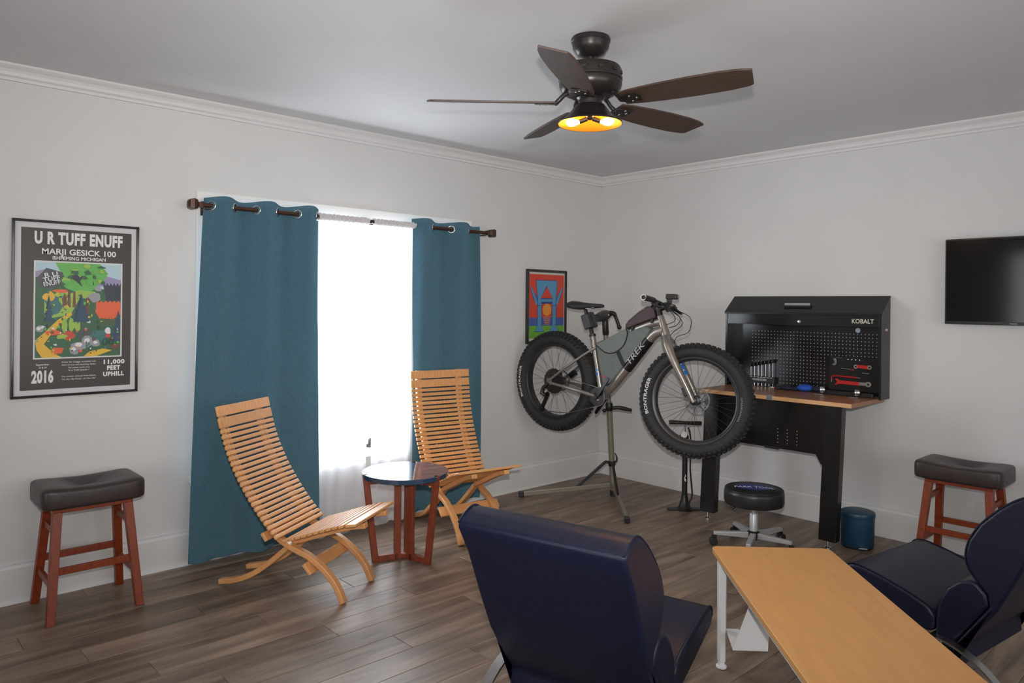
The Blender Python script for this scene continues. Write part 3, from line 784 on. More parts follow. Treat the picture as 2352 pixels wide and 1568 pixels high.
poly('navyt', [(.78, .22)] + [(.79 + .021 * i, .20 + (.035 if i % 2 else 0)) for i in range(11)] + [(1, .40), (.82, .40)])
poly('lgreen', [(.1, .35), (.35, .3), (.5, .38), (.4, .55), (.1, .6)]); blob('teal', .2, .45, .09, .09); blob('brown', .33, .42, .03, .09); blob('yellow', .15, .36, .06, .05); blob('orange', .28, .30, .09, .018)
for q in ((.38, .30), (.44, .30), (.60, .36)): poly('brown', [(q[0] - .012, q[1]), (q[0] + .012, q[1]), (q[0] + .02, q[1] + .17), (q[0] - .02, q[1] + .17)])
blob('rock', .68, .36, .07, .05); blob('rock', .72, .27, .05, .03)
poly('orange', [(.70, .42)] + [(.71 + .026 * i, .40 + (.02 if i % 2 else -.005)) for i in range(12)] + [(1, .55), (.9, .60), (.74, .59), (.69, .52)])
for i in range(5): poly('brown', [(.77 + .04 * i, .58), (.78 + .04 * i, .58), (.78 + .04 * i, .66), (.77 + .04 * i, .66)])
poly('yellow', [(.02, .92), (.0, .82), (.1, .74), (.26, .6), (.40, .52), (.42, .55), (.3, .64), (.17, .77), (.10, .86), (.22, .96), (.3, 1), (.08, 1)])
fir('spruce', .15, .62, .07, .28); fir('spruce', .52, .62, .13, .30, 5); fir('spruce', .97, .84, .12, .34, 5); fir('dgreen', .08, .6, .06, .12)
for u_ in (.33, .41, .48): blob('lgreen', u_, .66, .035, .075, 10, .1)
blob('orange', .2, .74, .09, .03); blob('red', .38, .77, .07, .05); blob('lgreen', .3, .78, .06, .03)
blob('drock', .6, .77, .12, .07); blob('teal', .75, .78, .12, .07)
for q in ((.5, .88, .09, .05), (.6, .84, .07, .06), (.44, .93, .06, .05), (.7, .86, .06, .04), (.05, .70, .05, .04)): blob('rock', *q, 9, .25); blob('white', q[0] - .01, q[1] - .01, q[2] * .5, q[3] * .5, 7, .3)
blob('orange', .25, .93, .07, .04); poly('yellow', [(.55, 1), (.62, .95), (.78, .92), (.9, .94), (.7, 1)]); blob('brown', .93, .90, .06, .025)
for i_ in range(150):
    u_, v_ = rnd.uniform(.02, .98), rnd.uniform(.30, .97)
    if u_ > .66 and v_ < .62: continue
    blob(rnd.choice(['lgreen', 'dgreen', 'teal', 'brown', 'yellow', 'navyt', 'rock', 'green', 'drock', 'orange', 'white'] if v_ > .62 else ['lgreen', 'dgreen', 'brown', 'navyt', 'green', 'yellow', 'teal']), u_, v_, rnd.uniform(.006, .022), rnd.uniform(.006, .02), 7, .4)
for i_ in range(26): blob(rnd.choice(['green', 'lgreen', 'dgreen']), rnd.uniform(.27, .78), rnd.uniform(.02, .24), rnd.uniform(.015, .05), rnd.uniform(.01, .03), 9, .35)
poly('navyt', [(.40, .13), (.47, .12), (.50, .15), (.54, .14), (.50, .19), (.53, .25), (.47, .20), (.42, .17)])
fir('spruce', .52, .62, .10, .26, 5); fir('spruce', .15, .60, .05, .24)
blob('white', .84, .73, .035, .035); blob('red', .84, .78, .035, .025); blob('white', .84, .70, .018, .014)
lay[0] += .0001
for cu, cv, rr in ((.81, .845, .032), (.885, .845, .028)):
    mb.add([XP @ Vector((*A(cu + rr * q * math.cos(2 * PI * i / 16), cv + rr * 1.2 * q * math.sin(2 * PI * i / 16)), lay[0])) for q in (.75, 1) for i in range(16)], [(i, (i + 1) % 16, 16 + (i + 1) % 16, 16 + i) for i in range(16)], cn.index('navyt'))
for i, q in enumerate(('R U', 'TUFF', 'ENUFF')):
    XT = XP @ Matrix.Translation((*A(.17 + .005 * i, .13 + .045 * i), 0)) @ Matrix.Rotation(.2, 4, 'Z')
    add_text(mb, q, XT, 0, 0, .030, lay[0] + .0001, .02, mi=cn.index('white'), width=U(.10 if i == 0 else .13))
mb.build('artwork', cm, po)
# small picture
ar, XA, aw, ah = picture('art_print', 'small black framed red and blue art print on the window wall', -.922, -.459, 1.160, 1.763, .022)
def Q(u, v): return (.022 + (aw - .044) * u, ah - .022 - (ah - .044) * v)
ac = dict(paper=(196, 192, 188), red=(206, 66, 44), blue=(84, 146, 186), dblue=(44, 60, 130), band=(70, 92, 160), green=(104, 168, 52), amber=(226, 150, 50), amber2=(214, 120, 80))
an = list(ac); am = [pm('abc_' + k, ac[k]) for k in an]; mb = MB(); L_ = [.0005]
def ap(c, pts):
    L_[0] += .00004; mb.flat([Q(*p) for p in pts], XA, L_[0], an.index(c))
def outlined(c, pts, g=.014):
    cx = sum(p[0] for p in pts) / len(pts); cy = sum(p[1] for p in pts) / len(pts)
    ap('dblue', [(p[0] + math.copysign(g, p[0] - cx), p[1] + math.copysign(g * .6, p[1] - cy)) for p in pts]); ap(c, pts)
ap('paper', [(0, 0), (1, 0), (1, 1), (0, 1)]); ap('red', [(.02, .03), (.98, .03), (.98, .70), (.02, .70)]); ap('band', [(.02, .66), (.98, .66), (.98, .80), (.02, .80)]); ap('green', [(.02, .78), (.98, .78), (.98, .96), (.02, .96)])
outlined('blue', [(.05, .22), (.075, .22), (.20, .36), (.27, .46), (.26, .50), (.20, .47), (.14, .38)]); outlined('blue', [(.95, .22), (.925, .22), (.80, .36), (.73, .46), (.74, .50), (.80, .47), (.86, .38)])
outlined('blue', [(.25, .47), (.35, .47), (.35, .78), (.42, .86), (.17, .86), (.25, .78)]); outlined('blue', [(.66, .47), (.76, .47), (.76, .78), (.83, .86), (.58, .86), (.66, .78)])
outlined('blue', [(.21, .12), (.79, .12), (.74, .48), (.26, .48)])
outlined('red', [(.50, .20), (.66, .375), (.34, .375)]); ap('dblue', [(.33, .375), (.67, .375), (.67, .388), (.33, .388)]); ap('dblue', [(.35, .43), (.66, .43), (.66, .46), (.35, .46)])
ap('red', [(.365, .46), (.645, .46), (.645, .64), (.365, .64)]); ap('amber', [(.505 + .12 * math.cos(2 * PI * i / 20), .545 + .09 * math.sin(2 * PI * i / 20)) for i in range(20)])
for i in range(5): ap('amber2', [(.40 + .01 * i, .645 + .026 * i), (.61 - .01 * i, .645 + .026 * i), (.61 - .01 * i, .660 + .026 * i), (.40 + .01 * i, .660 + .026 * i)])
mb.build('artwork', am, ar)

# ------------------------------------------------------------------ ceiling fan
fan = thing('ceiling_fan', 'dark wood five-blade ceiling fan with lit lamp bowl', 'ceiling fan', (-2.659, -2.195, H))
BRONZE = mat('oil_rubbed_bronze', srgb(56, 52, 50), 0.34, 0.6, noise=.1, nscale=20)
BLADE = mat('walnut_blade', srgb(70, 54, 46), 0.5, noise=.3, nscale=10, stretch=(1.2, 22, 1))
MB().lathe([(0, 0), (.080, 0), (.083, -.006), (.083, -.018), (.079, -.022), (.076, -.042), (.056, -.070), (.030, -.080), (0, -.080)], 40).build('canopy', BRONZE, fan, smooth=40)
MB().lathe([(.014, -.07), (.014, -.125)], 16).build('downrod', BRONZE, fan, smooth=40)
mh = MB().lathe([(0, -.118), (.10, -.120), (.124, -.126), (.131, -.138), (.131, -.170), (.135, -.173), (.135, -.181), (.131, -.184), (.133, -.196), (.129, -.214), (.116, -.232), (.088, -.246), (.06, -.252), (0, -.252)], 48).build('motor_housing', BRONZE, fan, smooth=35)
for k in range(12):
    a = 2 * PI * k / 12; MB().box((.131 * math.cos(a), .131 * math.sin(a), -.155), (.008, .020, .012), Matrix.Rotation(a, 3, 'Z')).build('vent', BLACK, mh)
MB().lathe([(0, -.250), (.055, -.250), (.058, -.254), (.050, -.262), (.050, -.285), (0, -.285)], 32).build('switch_housing', BRONZE, fan, smooth=40)
ZB = 2.325 - H; PITCH = math.radians(14)
def blade_outline():
    up = [(.15, .046), (.20, .056), (.32, .066), (.46, .071), (.58, .069), (.655, .060), (.672, .052)]
    return up + [(.694, -.048)] + [(a, -b) for a, b in up[::-1][1:]]
bl_o = [(a, b) for a, b in blade_outline()]
for k in range(5):
    a = math.radians(66.5 + 72 * k)
    X = Matrix.Rotation(a, 4, 'Z') @ Matrix.Translation((0, 0, ZB)) @ Matrix.Rotation(-PITCH, 4, 'X')
    b = MB().prism(bl_o, -.004, .004).build('blade', BLADE, fan, bevel=.0015)
    b.matrix_local = X
    it = MB().prism([(.135, .012), (.175, .030), (.225, .034), (.235, .0), (.225, -.034), (.175, -.030), (.135, -.012)], -.009, -.0045)
    it.build('blade_iron', BRONZE, b, bevel=.001)
    for sx_, sy_ in ((.19, .02), (.19, -.02), (.215, 0)): MB().ball((sx_, sy_, -.0095), .0055, 8, 5, sc=(1, 1, .5)).build('screw', CHROME, b, smooth=60)
    arm_pts = [Matrix.Rotation(a, 3, 'Z') @ Vector(p) for p in ((.075, 0, -.232), (.105, .012, -.240), (.13, .010, -.264), (.15, 0, ZB - .007))]
    MB().tube(bez(arm_pts, 4), .010, 8).build('arm', BRONZE, fan, smooth=60)
GOLD = mat('gold_reflector', srgb(230, 150, 50), 0.3, 0.7)
sh = MB().lathe([(.045, -.280), (.062, -.285), (.078, -.305), (.098, -.330), (.118, -.348), (.136, -.358), (.138, -.363)], 48, caps=False)
sh.build('lamp_shade', BRONZE, fan, smooth=60)
MB().lathe([(.040, -.283), (.058, -.289), (.074, -.308), (.094, -.333), (.114, -.351), (.1345, -.3625)], 48, caps=False).build('reflector', GOLD, fan, smooth=60)
MB().lathe([(0, -.300), (.018, -.300), (.022, -.312), (.018, -.335), (.008, -.345), (0, -.345)], 20).build('lamp_hub', BRONZE, fan, smooth=50)
BULB = emit_mat('bulb_glow', (1.0, 0.62, 0.24, 1), 260)
ra = YAW - PI / 2 + math.radians(-8)
for k in range(2):
    a = ra + k * PI; d_ = Vector((math.cos(a), math.sin(a), 0))
    sk = MB().tube([Vector((0, 0, -.340)) + d_ * .012, Vector((0, 0, -.352)) + d_ * .045], .010, 12); sk.build('socket', BLACK, fan, smooth=60)
    MB().tube([Vector((0, 0, -.354)) + d_ * q for q in (.045, .052, .062, .075, .088, .097, .101)], [.006, .009, .014, .017, .015, .009, .002], 14).build('bulb', BULB, fan, smooth=60)

# ------------------------------------------------------------------ television
tv = thing_w('television', 'black flat wall-mounted television above the saddle stool', 'television', (-.05, -3.2, 1.384))
MB().bx(-.072, -.040, -3.66, -2.772, 1.384, 1.892).build('casing', mat('tv_plastic', (.010, .010, .011, 1), .3), tv, bevel=.003)
MB().bx(-.0735, -.0722, -3.652, -2.780, 1.402, 1.884).build('screen', mat('tv_screen', (.004, .004, .005, 1), .09), tv)
MB().bx(-.040, -.0005, -3.42, -3.0, 1.50, 1.78).build('wall_mount', BLACK, tv)
MB().bx(-.0738, -.0728, -3.142, -3.106, 1.390, 1.395).build('badge', pm('tvlogo', (150, 150, 152)), tv)

# ------------------------------------------------------------------ fat bike
RC = Vector((-.963, -.393, .901)); HEAD = math.radians(-84.93); WB = 1.1545; FZ = .858
bike = thing('fat_bike', 'grey fat-tyre mountain bike clamped in the repair stand', 'bicycle', (RC.x, RC.y, 0), HEAD)
FRM = mat('gunmetal_frame', srgb(138, 130, 122), 0.3, 0.5, noise=.06, nscale=20, coat=.3)
CARB = mat('black_anodised', (.014, .014, .015, 1), .3, .3)
SPOKE = mat('spoke_steel', (.10, .10, .10, 1), .35, .8)
RIMM = mat('black_rim', (.014, .014, .015, 1), .35)
SILV = mat('machined_silver', (.55, .54, .52, 1), .25, 1.0)
BLUE = mat('decal_blue', srgb(30, 110, 190), .3)
XY = Matrix.Rotation(PI / 2, 4, 'X')                    # lathe axis z -> -y
def on_axis(s, z): return Matrix.Translation((s, 0, z)) @ XY
R_T, A_R, A_W = .322, .049, .056
def wheel(label, s, z, rear, par):
    w = MB().lathe([(.262, -.030), (.262, .030), (.274, .038), (.284, .038), (.280, .030), (.272, 0), (.280, -.030), (.284, -.038), (.274, -.038), (.262, -.030)], 72, on_axis(s, z)).build('wheel', RIMM, par, smooth=35)
    lab(w, label)
    prof = [(R_T + A_R * math.cos(2 * PI * i / 20), A_W * math.sin(2 * PI * i / 20)) for i in range(21)]
    MB().lathe(prof, 80, on_axis(s, z)).build('tyre', RUBBER, w, smooth=60)
    mb = MB(); nk = 66
    for i in range(nk):
        for q, (yy_, rr_) in enumerate(((-.049, .352), (-.020, .369), (.020, .369), (.049, .352))):
            a = 2 * PI * (i + (.5 if q in (1, 2) else 0)) / nk
            R = Matrix.Rotation(-a, 3, 'Y') @ Matrix.Rotation((-.75, -.25, .25, .75)[q], 3, 'Z')
            mb.box((s + rr_ * math.cos(a), yy_, z + rr_ * math.sin(a)), (.014, .020, .019), R)
    k_ = mb.build('tread_knobs', RUBBER, w); k_['kind'] = 'stuff'
    mb = MB()
    for i in range(32):
        sd = -1 if i % 2 else 1; a = 2 * PI * i / 32; a2 = a + (.55 if (i // 2) % 2 else -.55)
        mb.tube([(s + .028 * math.cos(a2), sd * .034, z + .028 * math.sin(a2)), (s + .264 * math.cos(a), sd * .008, z + .264 * math.sin(a))], .0011, 5)
    k_ = mb.build('spokes', SPOKE, w); k_['kind'] = 'stuff'
    MB().lathe([(.008, -.068), (.018, -.066), (.018, -.040), (.031, -.038), (.031, -.031), (.018, -.028), (.016, 0), (.018, .028), (.031, .031), (.031, .038), (.018, .04), (.018, .066), (.008, .068)], 24, on_axis(s, z)).build('hub', CARB, w, smooth=35)
    Xd = Matrix.Translation((s, .058, z)) @ XY
    mb = MB().lathe([(.071, -.001), (.080, -.001), (.080, .001), (.071, .001), (.071, -.001)], 40, Xd)
    for i in range(6):
        a = 2 * PI * i / 6; mb.bar((s + .02 * math.cos(a), .058, z + .02 * math.sin(a)), (s + .070 * math.cos(a + .5), .058, z + .070 * math.sin(a + .5)), .008, .002, (0, 1, 0))
    mb.build('disc_rotor', mat('rotor_steel', (.16, .16, .16, 1), .45, .8), w)
    def arc_text(mb, txt, th0, r0, size, length, bold):
        vs, fs = text_geo(txt, size, bold)
        wd = max(v[0] for v in vs) - min(v[0] for v in vs); f = length / wd; out = []
        for v in vs:
            r = r0 + v[1]; th = th0 - v[0] * f / r0
            yq = -(A_W * math.sqrt(max(.02, 1 - ((r - R_T) / A_R) ** 2))) - .0012
            out.append((s + r * math.cos(th), yq, z + r * math.sin(th)))
        mb.add(out, fs)
    mb = MB(); arc_text(mb, 'BONTRAGER', math.radians(178 if not rear else 184), .324, .031, .245, .012)
    mb.build('lettering', PRINT_W, w)
    if not rear:
        mb = MB(); arc_text(mb, 'GNARWHAL', math.radians(-7), .300, .020, .16, .01); mb.build('lettering', mat('print_grey_green', srgb(120, 130, 118), .5), w)
    return w
wheel('rear fat-tyre wheel', 0, RC.z, True, bike)
# drivetrain
mb = MB()
for i, r in enumerate((.094, .084, .075, .066, .058, .051, .044, .038, .033, .028)):
    mb.lathe([(r * .72, -.0012), (r, -.0012), (r, .0012), (r * .72, .0012), (r * .72, -.0012)], 40, Matrix.Translation((0, -.030 - i * .0042, RC.z)) @ XY)
    if i < 5:
        for k in range(18):
            a = 2 * PI * k / 18; mb.box((r * 1.02 * math.cos(a), -.030 - i * .0042, RC.z + r * 1.02 * math.sin(a)), (.005, .002, .007), Matrix.Rotation(-a, 3, 'Y'))
cs_ = mb.build('cassette', mat('cassette_steel', (.045, .042, .04, 1), .5, .6), bike, smooth=35); cs_['kind'] = 'stuff'
BBs, BBz = .420, .822
fr = MB()
for sy in (-1, 1):
    fr.tube(bez([(0, sy * .088, RC.z - .008), (.14, sy * .083, RC.z - .028), (.28, sy * .072, RC.z - .052), (BBs - .01, sy * .045, BBz)], 5), [.011] * 5 + [.014] * 11, 10)
    fr.tube(bez([(0, sy * .088, RC.z + .010), (.16, sy * .080, 1.022), (.30, sy * .050, 1.120), (.375, sy * .012, 1.172)], 5), .0095, 10)
    fr.box((.002, sy * .088, RC.z), (.045, .010, .05))
fr.tube([(BBs, 0, BBz), (.372, 0, 1.06), (.350, 0, 1.17), (.332, 0, 1.256)], [.021, .020, .020, .0195], 14)
fr.tube(bez([(.372, 0, 1.186), (.50, 0, 1.236), (.66, 0, 1.296), (.80, 0, 1.345), (.905, 0, 1.372)], 6), [.018 + .008 * i / 24 for i in range(25)], 14)
fr.tube(bez([(BBs, 0, BBz), (.51, 0, .898), (.66, 0, 1.068), (.80, 0, 1.232), (.86, 0, 1.288), (.925, 0, 1.312)], 6), [.028 + .006 * min(1, i / 15) for i in range(31)], 16)
fr.tube([(.893, 0, 1.408), (.905, 0, 1.375), (.928, 0, 1.305), (.938, 0, 1.270)], [.024, .025, .029, .030], 18)
fr.lathe([(.030, -.05), (.030, .05)], 20, on_axis(BBs, BBz))
frame = fr.build('frame', FRM, bike, smooth=45)
for z_ in (1.262,): MB().tube([(.3345, 0, z_ - .014), (.331, 0, z_ + .004)], .024, 14).tube([(.330, .0, z_ - .004), (.300, .006, z_ - .008)], .005, 8).build('seat_clamp', BLACK, frame, smooth=50)
mb = MB()
for q in (0, .028): mb.bar((.392 - q * .21, -.0205, .972 + q), (.392 - (q + .018) * .21, -.0205, .972 + q + .018), .003, .020, (1, 0, 0))
mb.build('decal', BLUE, frame)
# down tube wrap with letters
wr_a, wr_b = Vector((.632, 0, 1.035)), Vector((.812, 0, 1.247))
wo = MB().tube([wr_a, wr_b], .0375, 16).build('tube_wrap', CARB, frame, smooth=50)
du = (wr_b - wr_a).normalized(); Xd = frame_X(((wr_a + wr_b) / 2) + Vector((0, -.0385, 0)), du, Vector((-du.z, 0, du.x)))
mb = MB(); add_text(mb, 'TREK', Xd, 0, 0, .058, .0008, .004, width=.19, shear=.15); mb.build('lettering', pm('frame_letters', (150, 146, 140)), wo)
# cranks, chainring, chain, derailleur
mb = MB().lathe([(.030, -.0015), (.066, -.0015), (.068, 0), (.066, .0015), (.030, .0015), (.030, -.0015)], 44, Matrix.Translation((BBs, -.058, BBz)) @ XY)
mb.build('chainring', CARB, bike, smooth=35)
ca_d = Vector((.60, 0, .80)).normalized()
for sy, dd in ((-1, ca_d), (1, -ca_d)):
    p0 = Vector((BBs, sy * .072, BBz)); mb = MB()
    mb.sweep([p0 - dd * .02, p0, p0 + dd * .08, p0 + dd * .165, p0 + dd * .18], [(-.016, -.007), (.016, -.007), (.016, .007), (-.016, .007)], (0, 1, 0) if False else None, scale=[.8, 1.1, .85, .75, .5])
    co = mb.build('crank', CARB, bike, smooth=35, bevel=.002)
    MB().lathe([(0, -.012), (.014, -.012), (.016, 0), (.014, .012), (0, .012)], 18, Matrix.Translation(p0) @ XY).build('crank_bolt', CARB, co, smooth=40)
CHN = mat('chain_steel', (.20, .19, .18, 1), .35, .9)
yc = -.058
pts = [(0.02, yc, RC.z + .058), (BBs, yc, BBz + .067)] + [(BBs + .067 * math.sin(a), yc, BBz + .067 * math.cos(a)) for a in [PI * i / 10 for i in range(1, 11)]] + [(.16, yc, .678), (-.055, yc - .006, .672)]
MB().tube(pts, .0034, 6).build('chain', CHN, bike, smooth=60)
mb = MB().tube([(0, -.094, RC.z - .01), (-.035, -.108, RC.z - .045), (-.05, -.112, RC.z - .085), (-.015, -.105, RC.z - .105)], [.012, .016, .018, .013], 10)
mb.bar((-.012, -.095, RC.z - .10), (-.072, -.093, .690), .022, .006, (0, 1, 0)); mb.bar((-.012, -.081, RC.z - .10), (-.072, -.081, .690), .022, .004, (0, 1, 0))
for p, r in (((-.068, .692), .026), ((-.016, RC.z - .098), .020)): mb.lathe([(0, -.004), (r, -.004), (r, .004), (0, .004)], 18, Matrix.Translation((p[0], -.087, p[1])) @ XY)
mb.build('derailleur', CARB, bike, smooth=40)
# brake caliper at the rear
MB().box((.10, .075, RC.z + .05), (.06, .03, .04), Matrix.Rotation(-.6, 3, 'Y')).tube([(.12, .08, RC.z + .06), (.2, .06, RC.z + .13), (.34, .03, 1.14)], .0028, 6).build('brake_caliper', CARB, bike, smooth=50)
# seat post, saddle
MB().tube([(.334, 0, 1.245), (.3135, 0, 1.318), (.31, 0, 1.33), (.262, 0, 1.452)], [.0155, .0155, .0135, .0135], 14).build('seatpost', CARB, bike, smooth=50)
MB().lathe([(.0175, -.006), (.0175, .006)], 16, Matrix.Translation((.3125, 0, 1.322)) @ Matrix.Rotation(math.atan2(-.048, .122), 4, 'Y')).build('seatpost_ring', SILV, bike, smooth=40)
sec = [(.130, .062, 1.497, .014), (.150, .070, 1.502, .022), (.19, .068, 1.499, .024), (.24, .050, 1.492, .022), (.29, .032, 1.487, .018), (.35, .023, 1.485, .014), (.40, .020, 1.484, .012), (.425, .012, 1.479, .009)]
vs = []; n = 14
for s_, w_, z_, h_ in sec:
    for i in range(n):
        a = 2 * PI * i / n; vs.append((s_, w_ * math.cos(a), z_ - h_ * 1.0 + h_ * 1.25 * math.sin(a) - (.016 * (1 if math.sin(a) < 0 else .3) * abs(math.cos(a)) ** 2 if w_ > .04 else 0)))
k = len(sec)
sd = MB().add(vs, [(j * n + i, j * n + (i + 1) % n, (j + 1) * n + (i + 1) % n, (j + 1) * n + i) for j in range(k - 1) for i in range(n)] + [tuple(range(n - 1, -1, -1)), tuple((k - 1) * n + i for i in range(n))]).build('saddle', mat('saddle_black', (.016, .014, .014, 1), .5), bike, smooth=70)
for sy in (-1, 1): MB().tube(bez([(.17, sy * .028, 1.478), (.21, sy * .022, 1.455), (.30, sy * .022, 1.452), (.345, sy * .016, 1.458), (.385, sy * .010, 1.476)], 5), .0033, 8).build('rail', SILV if sy < 0 else CARB, sd, smooth=60)
MB().box((.262, 0, 1.455), (.045, .05, .016)).build('rail_clamp', CARB, sd, bevel=.003)
# ---- steering assembly, turned to the left
ax_p = Vector((.915, 0, 1.338)); ax_d = Vector((-.295, 0, .955)).normalized()
ST = Matrix.Translation(ax_p) @ Matrix.Rotation(math.radians(16), 4, ax_d) @ Matrix.Translation(-ax_p)
fork = MB()
for sy in (-1, 1):
    fork.tube(bez([(.940, sy * .020, 1.262), (.962, sy * .058, 1.222), (.998, sy * .074, 1.150), (1.046, sy * .077, 1.058), (1.102, sy * .076, .955), (WB - .003, sy * .074, FZ)], 6), [.026 + .006 * math.sin(min(1, i / 8) * PI / 2) - .016 * max(0, (i - 8) / 22) for i in range(31)], 14)
fork.lathe([(.006, -.083), (.011, -.083), (.011, .083), (.006, .083)], 14, on_axis(WB, FZ))
fork.tube([(.936, 0, 1.275), (.944, 0, 1.245)], .034, 16)
fk = fork.build('fork', FRM, bike, smooth=50); fk.matrix_local = ST
mb = MB(); a_, b_ = Vector((1.030, .050, 1.085)), Vector((1.063, .050, 1.025))
for q0, q1 in ((0, .55), (.68, 1.1)): mb.bar(a_.lerp(b_, q0), a_.lerp(b_, q1), .004, .048, (1, 0, .6))
mb.build('decal', BLUE, fk)
fw_ = wheel('front fat-tyre wheel turned away from the camera', WB, FZ, False, bike); fw_.matrix_local = ST
MB().box((WB - .075, .055, FZ + .055), (.05, .035, .06), Matrix.Rotation(-.5, 3, 'Y')).build('brake_caliper', CARB, bike, bevel=.004).matrix_local = ST
mb = MB().tube([(.893, 0, 1.405), (.879, 0, 1.455)], .0215, 16)
mb.tube([(.880, 0, 1.450), (.905, 0, 1.462), (.935, 0, 1.475)], [.022, .019, .021], 14)
mb.tube([(.935, -.028, 1.475), (.935, .028, 1.475)], .024, 16)
mb.build('stem', CARB, bike, smooth=50).matrix_local = ST
bar_c = [(.885, -.375, 1.498), (.915, -.24, 1.492), (.932, -.09, 1.480), (.935, 0, 1.475), (.932, .09, 1.480), (.915, .24, 1.492), (.885, .375, 1.498)]
hb = MB().tube(bez(bar_c, 6), .0112, 12).build('handlebar', CARB, bike, smooth=60); hb.matrix_local = ST
GRIP = mat('grip_rubber', (.022, .020, .020, 1), .6, bump=.3, bscale=400)
for sy in (-1, 1):
    MB().tube([(.885, sy * .376, 1.498), (.890, sy * .352, 1.497), (.915, sy * .245, 1.492)], [.0185, .019, .0175], 16).build('grip', GRIP, hb, smooth=50)
    MB().lathe([(.0145, -.002), (.0185, -.002), (.0185, .002), (.0145, .002), (.0145, -.002)], 20, Matrix.Translation((.885, sy * .377, 1.498)) @ XY).build('grip_end', PRINT_W, hb)
    MB().box((.922, sy * .205, 1.478), (.042, .070, .034), Matrix.Rotation(.3, 3, 'Y')).tube([(.935, sy * .19, 1.474), (.965, sy * .215, 1.452), (.968, sy * .28, 1.445), (.955, sy * .335, 1.448)], [.012, .010, .008, .007], 8).build('brake_lever', CARB, hb, smooth=50)
    MB().box((.905, sy * .17, 1.470), (.040, .045, .032), Matrix.Rotation(-.3, 3, 'Y')).tube([(.90, sy * .18, 1.462), (.885, sy * .22, 1.452)], .005, 8).build('shifter', BLACK, hb, smooth=50)
for i, pts in enumerate(([(.945, -.19, 1.468), (1.03, -.12, 1.42), (1.05, -.02, 1.355), (.985, .02, 1.305), (.955, .025, 1.27)], [(.945, .19, 1.468), (1.06, .15, 1.41), (1.075, .06, 1.31), (1.0, .03, 1.265), (.975, .055, 1.17)], [(.91, -.17, 1.465), (.99, -.10, 1.43), (1.0, -.02, 1.38), (.94, -.02, 1.345)], [(.91, .17, 1.465), (1.0, .11, 1.405), (1.0, .03, 1.35), (.95, .02, 1.33)])):
    c = MB().tube(bez(pts, 8), .0024, 6).build('cable', BLACK, hb, smooth=60)
# ---- things carried by the bike
BM = bike.matrix_basis.copy()
def on_bike(name, label, cat, s, z):
    o = thing(name, label, cat); o.matrix_basis = Matrix.Translation((RC.x, RC.y, 0)) @ Matrix.Rotation(HEAD, 4, 'Z') @ Matrix.Translation((s, 0, z)); return o
XS = Matrix(((1, 0, 0, 0), (0, 0, 1, 0), (0, 1, 0, 0), (0, 0, 0, 1)))      # (s,z) -> x,z ; extrude along y
CANV = mat('grey_green_canvas', srgb(101, 108, 105), .8, noise=.08, nscale=40, bump=.4, bscale=500)
CANV2 = mat('grey_green_canvas_flap', srgb(107, 114, 110), .8, noise=.06, nscale=40, bump=.4, bscale=500)
WEB = mat('black_webbing', (.012, .012, .013, 1), .7)
o = on_bike('frame_bag', 'grey-green frame bag strapped inside the bike frame triangle', 'bag', .6, 1.0)
def rel(P_, s=.6, z=1.0): return [(a - s, b - z) for a, b in P_]
MB().prism(rel([(.386, 1.196), (.50, 1.252), (.645, 1.320), (.665, 1.296), (.80, 1.335), (.838, 1.318), (.812, 1.275), (.73, 1.180), (.655, 1.090), (.565, .985), (.512, .925), (.452, .905), (.436, .95), (.408, 1.07)]), -.034, .034, XS).build('pouch', CANV, o, bevel=.010, seg=3, smooth=40)
flp = [(.388, 1.192), (.50, 1.249), (.645, 1.316), (.655, 1.280), (.640, 1.225), (.615, 1.187), (.566, 1.151), (.509, 1.136), (.455, 1.148)]
MB().prism(rel(flp), -.0375, -.030, XS).build('flap', CANV2, o, bevel=.002)
MB().tube([(a - .6, -.037, b - 1.0) for a, b in (Vector(q).to_tuple() for q in [(p.x, p.y) for p in bez([(a, b, 0) for a, b in flp[2:] + flp[:1]], 4)])], .0042, 6).build('piping', WEB, o, smooth=60)
MB().bar((.575 - .6, -.037, 1.155 - 1.0), (.628 - .6, -.037, 1.058 - 1.0), .004, .030, (1, 0, .55)).build('strap', WEB, o, bevel=.001)
MB().bar((.46 - .6, -.0365, .975 - 1), (.462 - .6, -.0365, .957 - 1), .002, .018, (1, 0, 0)).build('patch', mat('patch_red', srgb(170, 70, 60), .6), o)
MB().bar((.465 - .6, -.0365, .932 - 1), (.470 - .6, -.0365, .922 - 1), .002, .022, (1, 0, 0)).build('patch', mat('patch_pink', srgb(190, 110, 116), .6), o)
o = on_bike('top_tube_bag', 'small plum coloured bag on the bike top tube', 'bag', .75, 1.35)
PLUM = mat('plum_nylon', srgb(64, 46, 50), .6, noise=.1, nscale=30, bump=.3, bscale=400)
tb = [(.628, 1.315), (.632, 1.338), (.66, 1.372), (.73, 1.425), (.80, 1.468), (.838, 1.474), (.858, 1.45), (.872, 1.395), (.80, 1.372), (.72, 1.343), (.65, 1.315)]
MB().prism(rel(tb, .75, 1.35), -.030, .030, XS).build('pouch', PLUM, o, bevel=.009, seg=3, smooth=40)
MB().tube([(p.x - .75, -.0265, p.z - 1.35) for p in bez([(a, 0, b + .001) for a, b in tb[1:6]], 5)], .0028, 6).build('zip', mat('zip_grey', srgb(120, 112, 108), .5), o, smooth=60)
for q in (.69, .845): MB().bx(q - .75 - .010, q - .75 + .010, -.0315, .0315, 1.295 - 1.35 + (q - .69) * .4, 1.335 - 1.35 + (q - .69) * .4).build('strap', WEB, o, bevel=.002)
o = thing('bike_light', 'black bike light mounted on the handlebar', 'light')
o.matrix_basis = Matrix.Translation((RC.x, RC.y, 0)) @ Matrix.Rotation(HEAD, 4, 'Z') @ ST @ Matrix.Translation((.945, .01, 1.50))
